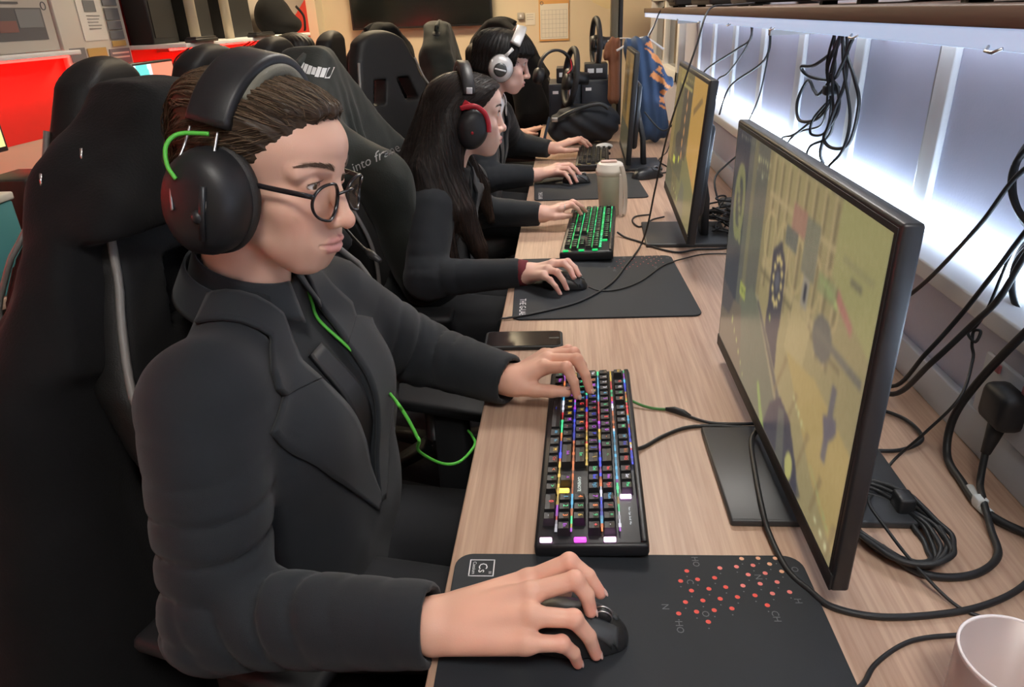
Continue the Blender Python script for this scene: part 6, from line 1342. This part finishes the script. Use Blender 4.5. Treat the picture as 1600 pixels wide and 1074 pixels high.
MB().tube(catmull([(.24, 3.73, 1.17), (.33, 3.72, 1.215), (.38, 3.71, 1.22), (.46, 3.69, 1.17)], 6), .005, 8).tube(catmull([(.38, 3.71, 1.22), (.40, 3.71, 1.26), (.42, 3.71, 1.29), (.43, 3.71, 1.325)], 6), .003, 8).build('hanger', M_lab, je)
br = thing('brown_scarf', 'rust brown cloth hanging left of the turned monitor', 'scarf', (.235, 3.78, .9))
def brf(P): return smin(rc(P, (.235, 3.80, 1.20), (.235, 3.80, .95), .028, .035), rc(P, (.215, 3.80, 1.2), (.21, 3.80, 1.15), .02, .03), .02) + f32(.005) * np.sin(P[:, 0] * 190 + 2 * noise(P, 14, 5)) + f32(.002) * noise(P, 60, 3)
sdf_obj('cloth', brf, (.15, 3.72, .88), (.31, 3.88, 1.26), .006, mat('rust_cloth', (.20, .075, .035), .8, bump=.3, bscale=300), br); MB().tube([(.2, 3.80, 1.212), (.262, 3.80, 1.222), (.30, 3.75, 1.222), (.33, 3.72, 1.215)], .003, 6).build('hanging_rod', M_lab, br)
wm = thing('webcam', 'small white round webcam between the far keyboard and turned monitor', 'webcam', (.172, 3.40, .74)); MB().ball((.172, 3.40, .775), (.04, .03, .017), 18).build('head', M_lab, wm); MB().lathe([(.03, .7405), (.03, .748), (.008, .752), (.008, .765)], 16, M=Matrix.Translation((.172, 3.40, 0))).build('foot', M_black, wm)
MB().tube([(.190, 3.372, .775), (.195, 3.365, .775)], .008, 12).build('lens', M_black, wm)
# things on the shelf over the monitors: only their lower edges show
for k, (y, x, w_, d_, h_, lab) in enumerate(((.95, .48, .2, .17, .12, 'black console with a sloping front nearest on the shelf'), (1.55, .5, .26, .2, .14, 'black computer unit second along the shelf over the monitors'), (2.35, .5, .22, .2, .10, 'flat black box third along the shelf over the monitors'), (2.95, .49, .40, .2, .22, 'long black computer case fourth along the shelf'), (3.65, .48, .22, .18, .14, 'small black box at the far end of the shelf'))):
    t = thing('computer_unit', lab, 'computer', (x + d_ / 2, y, 1.349), 'black units on the shelf'); MB().box((x, y - w_ / 2, 1.3555), (x + d_, y + w_ / 2, 1.3495 + h_), .01, 3).build('case', M_black, t); MB().box((x - .003, y - w_ * .4, 1.37), (x + .001, y + w_ * .4, 1.345 + h_), .001).build('front_panel', M_blackm, t)
    for sy in (-1, 1): MB().box((x + .02, y + sy * w_ * .4 - .01, 1.3487), (x + .05, y + sy * w_ * .4 + .01, 1.3557)).build('foot', M_pu, t)
# ================================================================ cables on the near desk
M_tag = mat('white_cable_tag', (.66, .70, .70), .5)
cable('green braided lead running from the nearest keyboard to a black plug', [(.092, 1.085, .752), (.115, 1.066, .747), (.14, 1.055, .7435), (.168, 1.050, .7435)], .0024, mat('green_sheath', (.06, .22, .05), .5), None)
o = MB().tube([(.163, 1.0505, .7445), (.176, 1.046, .7455), (.190, 1.036, .7455), (.200, 1.026, .7445)], [.003, .0055, .0055, .003], 10).build('cable_plug', M_cab); props(o, 'black in-line plug joining the green lead to a black cable', 'plug')
cable('black cable from the in-line plug to behind the nearest monitor', [(.198, 1.027, .7437), (.229, 1.008, .7437), (.27, 1.004, .744), (.32, 1.008, .7437), (.40, 1.02, .7437), (.50, 1.05, .7437)], .0026, None, None)
cable('black cable leaving the side of the nearest keyboard', [(.098, .918, .75), (.118, .938, .7437), (.15, .968, .7437), (.19, .993, .7437), (.24, .998, .7437), (.297, .992, .7437), (.42, .985, .7437)], .0030, None, None)
cable('black cable looping over the nearest monitor base and along the desk', [(.302, .985, .772), (.290, .960, .760), (.276, .934, .7555), (.264, .86, .7552), (.254, .78, .755), (.253, .735, .748), (.259, .673, .7445), (.275, .640, .7445), (.292, .616, .7445), (.335, .603, .7445), (.394, .607, .7445), (.455, .622, .7445), (.517, .655, .7445), (.59, .72, .7445)], .0038, None, None)
cable('thin black cable from the nearest mouse pad edge to the frosted glass', [(.262, .50, .7477), (.287, .513, .745), (.31, .54, .743), (.345, .565, .743), (.378, .577, .743), (.44, .585, .743), (.52, .60, .743), (.59, .64, .743)], .0026, None, None)
cn = thing('coiled_cable', 'coiled black cable bundle tied behind the nearest monitor', 'cable', (.415, .745, .74), 'black cables'); r_ = random.Random(4)
for k in range(6):
    a0 = r_.uniform(0, 6); rx, ry = .040 + .005 * k, .062 + .004 * k; P = [(.405 + .003 * r_.uniform(-1, 1) + rx * math.cos(a) * .9 + .35 * ry * math.sin(a) * -.4, .748 + ry * math.sin(a), .7445 + .0035 * k + .003 * math.sin(3 * a + k)) for a in np.linspace(0, 6.2832, 20, endpoint=False)]
    MB().tube(catmull(P, 4, True), .0034, 8, True).build('cable_loop', M_cab, cn)
MB().box((.425, .772, .743), (.447, .800, .772), .004, M=None).build('tie', M_black, cn)
cable('black cable loop standing on the desk behind the nearest monitor', [(.44, 1.06, .7445), (.49, 1.06, .7445), (.530, 1.03, .745), (.541, .99, .747), (.535, .955, .747), (.505, .935, .7445), (.468, .928, .7445), (.40, .94, .7445)], .0030, None, None)
# right wall: power cables
cable('pair of black power cables falling from the wall to the nearest monitor, nearer cable', [(.60, .865, 1.16), (.565, .878, 1.075), (.56, .904, .998), (.558, .944, .942), (.53, .97, .87), (.52, 1.038, .780), (.47, 1.08, .80), (.36, 1.06, .9)], .0042, None, 'power cables on the right wall')
cable('pair of black power cables falling from the wall to the nearest monitor, farther cable', [(.60, .872, 1.19), (.566, .892, 1.098), (.562, .937, 1.014), (.558, .978, .94), (.53, .99, .875), (.52, 1.046, .790), (.47, 1.09, .82), (.36, 1.07, .93)], .0034, None, 'power cables on the right wall')
cable('straight black cable slanting from the wall coil to the nearest monitor top', [(.62, .90, 1.21), (.58, .956, 1.153), (.578, 1.022, 1.059), (.578, 1.14, .926), (.55, 1.18, .88), (.42, 1.17, .86), (.33, 1.10, .92)], .0034, None, None)
cable('thick black mains cable hanging from the sill to the white tag', [(.583, .80, 1.06), (.572, .854, .972), (.568, .914, .868), (.556, .928, .80), (.548, .906, .752), (.543, .85, .746), (.538, .80, .7475), (.548, .765, .7475), (.575, .735, .7475), (.60, .72, .7475)], .0055, None, None)
o = MB().tube([(.545, .835, .7468), (.5385, .80, .7475), (.542, .778, .7475)], .0066, 12).box((.532, .79, .7475), (.546, .806, .7600), .002).build('cable_tag', M_tag); props(o, 'white paper tag tied round the thick mains cable', 'cable tag')
pl = thing('mains_plug', 'black mains plug in the trunking at the right edge', 'plug', (.58, .865, .82)); MB().box((.560, .835, .83), (.5985, .895, .885), .012, 3).build('plug_body', M_cab, pl); MB().tube([(.576, .862, .835), (.572, .860, .81), (.566, .855, .79)], [.012, .009, .006], 12).build('strain_relief', M_cab, pl)
cable('black mains lead from the plug curling into the coiled bundle', [(.566, .855, .79), (.557, .835, .757), (.543, .80, .7565), (.53, .75, .746), (.515, .705, .745), (.48, .675, .745), (.44, .665, .745), (.405, .672, .748), (.38, .71, .75)], .0046, None, None)
sp = thing('wall_socket', 'grey double socket on the trunking with red switches', 'socket', (.597, .87, .80)); MB().box((.5905, .80, .808), (.5975, .95, .90), .003).build('plate', M_sillw, sp)
for y in (.846, .915): MB().box((.587, y - .007, .884), (.5915, y + .007, .896), .001).build('red_switch', mat('coral_switch', (.62, .22, .24), .4), sp)
cable('thin black cable with a knot hanging beside the power cables', [(.59, .91, 1.10), (.574, .924, 1.06), (.57, .937, .975), (.568, .950, .938), (.562, .955, .925), (.566, .940, .918), (.572, .944, .932), (.568, .953, .928), (.566, .945, .91), (.566, .935, .892), (.53, .882, .862), (.50, .89, .80), (.47, .90, .7437), (.42, .83, .7437), (.385, .77, .77), (.385, .72, .772), (.40, .67, .76), (.43, .62, .7437), (.47, .60, .7437)], .0021, None, None)
ck = thing('hanging_cable_coil', 'hanging coil of thick black cable at the right picture edge', 'cable', (.64, 1.0, .97), 'black cables')
for k in range(3):
    P = [(.640 + .008 * k + .006 * math.sin(2 * a), .985 + (.092 + .012 * k) * math.cos(a), 1.115 + (.056 + .009 * k) * math.sin(a) + .02 * math.cos(a)) for a in np.linspace(0, 6.2832, 20, endpoint=False)]; MB().tube(catmull(P, 5, True), .0048, 8, True).build('cable_loop', M_cab, ck)
for k in range(3):
    P = [(.632 + .006 * k, .955 + (.050 + .010 * k) * math.cos(a), 1.000 + (.050 + .008 * k) * math.sin(a)) for a in np.linspace(0, 6.2832, 18, endpoint=False)]; MB().tube(catmull(P, 5, True), .0046, 8, True).build('cable_loop', M_cab, ck)
MB().tube(catmull([(.64, .98, 1.32), (.645, .96, 1.25), (.645, .94, 1.17)], 6), .0045, 8).build('hanging_lead', M_cab, ck)
# tangled hank hanging below the shelf between the first two monitors
hk = thing('hanging_cable_hank', 'tangled hank of black cables hanging under the shelf', 'cable', (.62, 1.85, 1.0), 'black cables')
for L_, r in (([(1.815, 1.325), (1.86, 1.26), (1.96, 1.21), (2.045, 1.20), (2.03, 1.178), (1.865, 1.182), (1.76, 1.22), (1.72, 1.28), (1.70, 1.325)], .0042),
             ([(1.84, 1.325), (1.83, 1.27), (1.76, 1.235), (1.66, 1.20), (1.645, 1.15), (1.70, 1.06), (1.76, 1.04), (1.80, 1.06), (1.78, 1.12), (1.82, 1.17), (1.85, 1.2), (1.82, 1.26), (1.80, 1.325)], .0040),
             ([(1.86, 1.325), (1.88, 1.25), (1.84, 1.20), (1.87, 1.15), (1.95, 1.15), (2.05, 1.165), (2.07, 1.11), (2.0, 1.07), (1.90, 1.09), (1.84, 1.15), (1.82, 1.2)], .0040),
             ([(1.83, 1.325), (1.85, 1.22), (1.83, 1.13), (1.86, 1.06), (1.91, 1.05), (1.90, 1.09), (1.85, 1.14), (1.90, 1.10), (2.03, 1.03), (2.17, .997), (2.2, .95)], .0032),
             ([(1.82, 1.325), (1.83, 1.2), (1.82, 1.12), (1.9, 1.07), (2.04, 1.035), (2.08, 1.0), (2.10, .96)], .0028),
             ([(1.81, 1.325), (1.80, 1.20), (1.80, 1.10), (1.84, 1.05), (1.90, 1.02), (1.93, .97)], .0032),
             ([(1.80, 1.325), (1.78, 1.20), (1.78, 1.12), (1.81, 1.03), (1.83, .99), (1.80, .96)], .0042),
             ([(1.79, 1.325), (1.77, 1.22), (1.72, 1.12), (1.69, 1.05), (1.74, 1.0), (1.79, .965)], .0036)):
    MB().tube(catmull([(.625 + .012 * math.sin(i * 1.7 + r * 3000), y, z) for i, (y, z) in enumerate(L_)], 7), r, 8).build('cable_loop', M_cab, hk)
MB().box((.61, 1.825, 1.150), (.645, 1.85, 1.172), .004).build('tie', M_black, hk)
for lab, L_, r in (('black cable slanting from the shelf to the middle monitor top, upper one', [(2.62, 1.325), (2.646, 1.249), (2.882, 1.198), (3.376, 1.091), (3.4, 1.0)], .0038), ('black cable slanting from the shelf to the middle monitor top, lower one', [(2.58, 1.325), (2.66, 1.24), (2.95, 1.12), (3.08, 1.08), (3.1, 1.0)], .0032),
                   ('black cable curving down behind the middle monitor', [(2.36, 1.325), (2.405, 1.284), (2.444, 1.192), (2.83, 1.08), (2.9, .97)], .0036), ('thin cable hanging straight by a wall batten', [(2.38, 1.325), (2.394, 1.258), (2.45, 1.1), (2.493, 1.01), (2.52, .96)], .0026)):
    cable(lab, [(.60 + .02 * math.sin(i), y, z) for i, (y, z) in enumerate(L_)], r, None, 'cables slanting from the shelf')
cable('long thin black cable hanging from the shelf before the middle monitor onto the pad', [(.50, 2.14, 1.356), (.43, 2.12, 1.353), (.385, 2.10, 1.352), (.352, 2.02, 1.33), (.330, 1.98, 1.27), (.306, 1.96, 1.20), (.262, 1.93, 1.06), (.236, 1.93, .915), (.222, 1.945, .81), (.207, 1.96, .748), (.18, 1.87, .7465), (.15, 1.78, .7468), (.115, 1.673, .7468), (.07, 1.59, .7468), (.019, 1.527, .7468), (-.05, 1.48, .7468), (-.105, 1.452, .7466), (-.135, 1.446, .7445), (-.152, 1.442, .738), (-.156, 1.44, .68)], .0026, None, None)
cable('black cable from the green keyboard to the middle monitor base', [(.148, 2.075, .752), (.17, 2.05, .7437), (.21, 2.00, .7437), (.25, 1.94, .7437), (.303, 1.90, .7437), (.36, 1.925, .7437), (.43, 1.93, .7437), (.53, 1.98, .7437)], .0030, None, None)
cable('thin cable of the woman\'s mouse across the middle pad', [(.050, 1.615, .752), (.075, 1.605, .7468), (.12, 1.61, .7468), (.178, 1.665, .7468), (.24, 1.77, .7468), (.275, 1.81, .7468), (.31, 1.845, .7437), (.37, 1.88, .7437), (.45, 1.88, .7437)], .0019, None, None)
tg = thing('tangled_cables', 'tangle of cables and a black adapter behind the middle monitor', 'cable', (.46, 2.12, .74), 'black cables'); r_ = random.Random(9)
for k in range(6):
    P = [(.455 + r_.uniform(-.04, .04) + .035 * math.cos(a + k), 2.12 + r_.uniform(-.03, .03) + .08 * math.sin(a), .752 + .012 * k + .015 * math.sin(2 * a + k)) for a in np.linspace(0, 6.2832, 12, endpoint=False)]; MB().tube(catmull(P, 5, True), .003, 7, True).build('cable_loop', M_cab, tg)
MB().box((.49, 2.20, .7405), (.55, 2.33, .79), .008).build('adapter', M_black, tg)
cable('cable rising from the tangle to the wall behind the middle monitor', [(.46, 2.16, .80), (.45, 2.22, .87), (.50, 2.3, .90), (.575, 2.36, .94)], .003, None, None)
cable('black cable loop on the desk left of the middle monitor base', [(.27, 2.30, .7437), (.22, 2.28, .7437), (.205, 2.22, .7437), (.22, 2.16, .7437), (.25, 2.2, .7437), (.27, 2.24, .7437), (.31, 2.27, .744)], .0026, None, None)
cable('cable of the unused mouse running past the turned monitor', [(.36, 2.91, .75), (.40, 2.95, .7437), (.42, 3.05, .7437), (.40, 3.2, .7437), (.46, 3.4, .7437), (.5, 3.5, .80)], .0028, None, None)
cable('black cable from the turned monitor sagging to the sill', [(.33, 3.2, .95), (.40, 3.15, .88), (.46, 3.2, .9), (.57, 3.3, .965)], .0034, None, None)
cable('thin cable hanging from the shelf to the white clip by the window', [(.43, 3.52, 1.352), (.416, 3.56, 1.33), (.40, 3.62, 1.27), (.385, 3.65, 1.235)], .003, None, None)
# green lead down the front of the suit
cable('green headset lead lying down the front of the black suit', LEAD, .0024, M_green, None)
# ================================================================ pieces of a part hang under that part
NEST = {'fingernail': 'body', 'eye': 'body', 'eyebrow': 'body', 'eyelashes': 'body', 'lapel': 'jacket', 'collar_leaf': 'jacket', 'jacket_collar': 'jacket', 'shirt_collar': 'shirt', 'collar_point': 'shirt', 'hair_strands': 'hair',
        'lens': 'rim', 'ear_cushion': 'ear_cup', 'cup_disc': 'ear_cup', 'cup_knob': 'ear_cup', 'red_light': 'ear_cup', 'headband_cushion': 'headband', 'mic_capsule': 'mic_boom', 'wheel_rim': 'scroll_wheel', 'lid_flap': 'lid',
        'piping': 'backrest', 'side_panel': 'backrest', 'armrest_post': 'armrest', 'power_button': 'front_panel', 'fan_cap': 'front_panel', 'notice_line': 'notice_sheet', 'leaflet_line': 'leaflet', 'leaflet_figure': 'leaflet', 'picture_corner': 'picture', 'picture_sky': 'picture', 'back_ridge': 'case', 'printed_lettering': 'case', 'indicator_lamp': 'case'}
def _b(n): return n.split('.')[0]
def _c(o): a = np.array([v[:] for v in o.bound_box]); return (a.min(0) + a.max(0)) / 2
for root in [o for o in SC.objects if o.parent is None and o.type == 'EMPTY']:
    kids = list(root.children)
    for k in kids:
        want = NEST.get(_b(k.name)); q = [p for p in kids if _b(p.name) == want] if want else []
        if q and root.name.split('.')[0] not in ('wall_shelf',): k.parent = min(q, key=lambda p: np.linalg.norm(_c(p) - _c(k)))
EXPO = 0.45
_w = bpy.data.worlds.new('room_air'); SC.world = _w; _w.use_nodes = True
_w.node_tree.nodes['Background'].inputs[0].default_value = (.55, .6, .7, 1); _w.node_tree.nodes['Background'].inputs[1].default_value = .02
cam = bpy.data.cameras.new('camera'); co = bpy.data.objects.new('camera', cam); COL.objects.link(co)
cam.sensor_width = 36; cam.lens = 36 * 1110 / 1600; cam.clip_start = .02
_r, _u, _b = (0.997, 0.069, -0.038), (0.005, 0.425, 0.905), (0.079, -0.903, 0.423)
_m = Matrix(((_r[0], _u[0], _b[0]), (_r[1], _u[1], _b[1]), (_r[2], _u[2], _b[2])))
co.matrix_world = Matrix.Translation((0, 0, 1.36)) @ _m.to_quaternion().to_matrix().to_4x4()
SC.camera = co
SC.view_settings.view_transform = 'Standard'; SC.view_settings.look = 'None'; SC.view_settings.gamma = 1; SC.view_settings.exposure = EXPO
SC.view_settings.use_curve_mapping = False
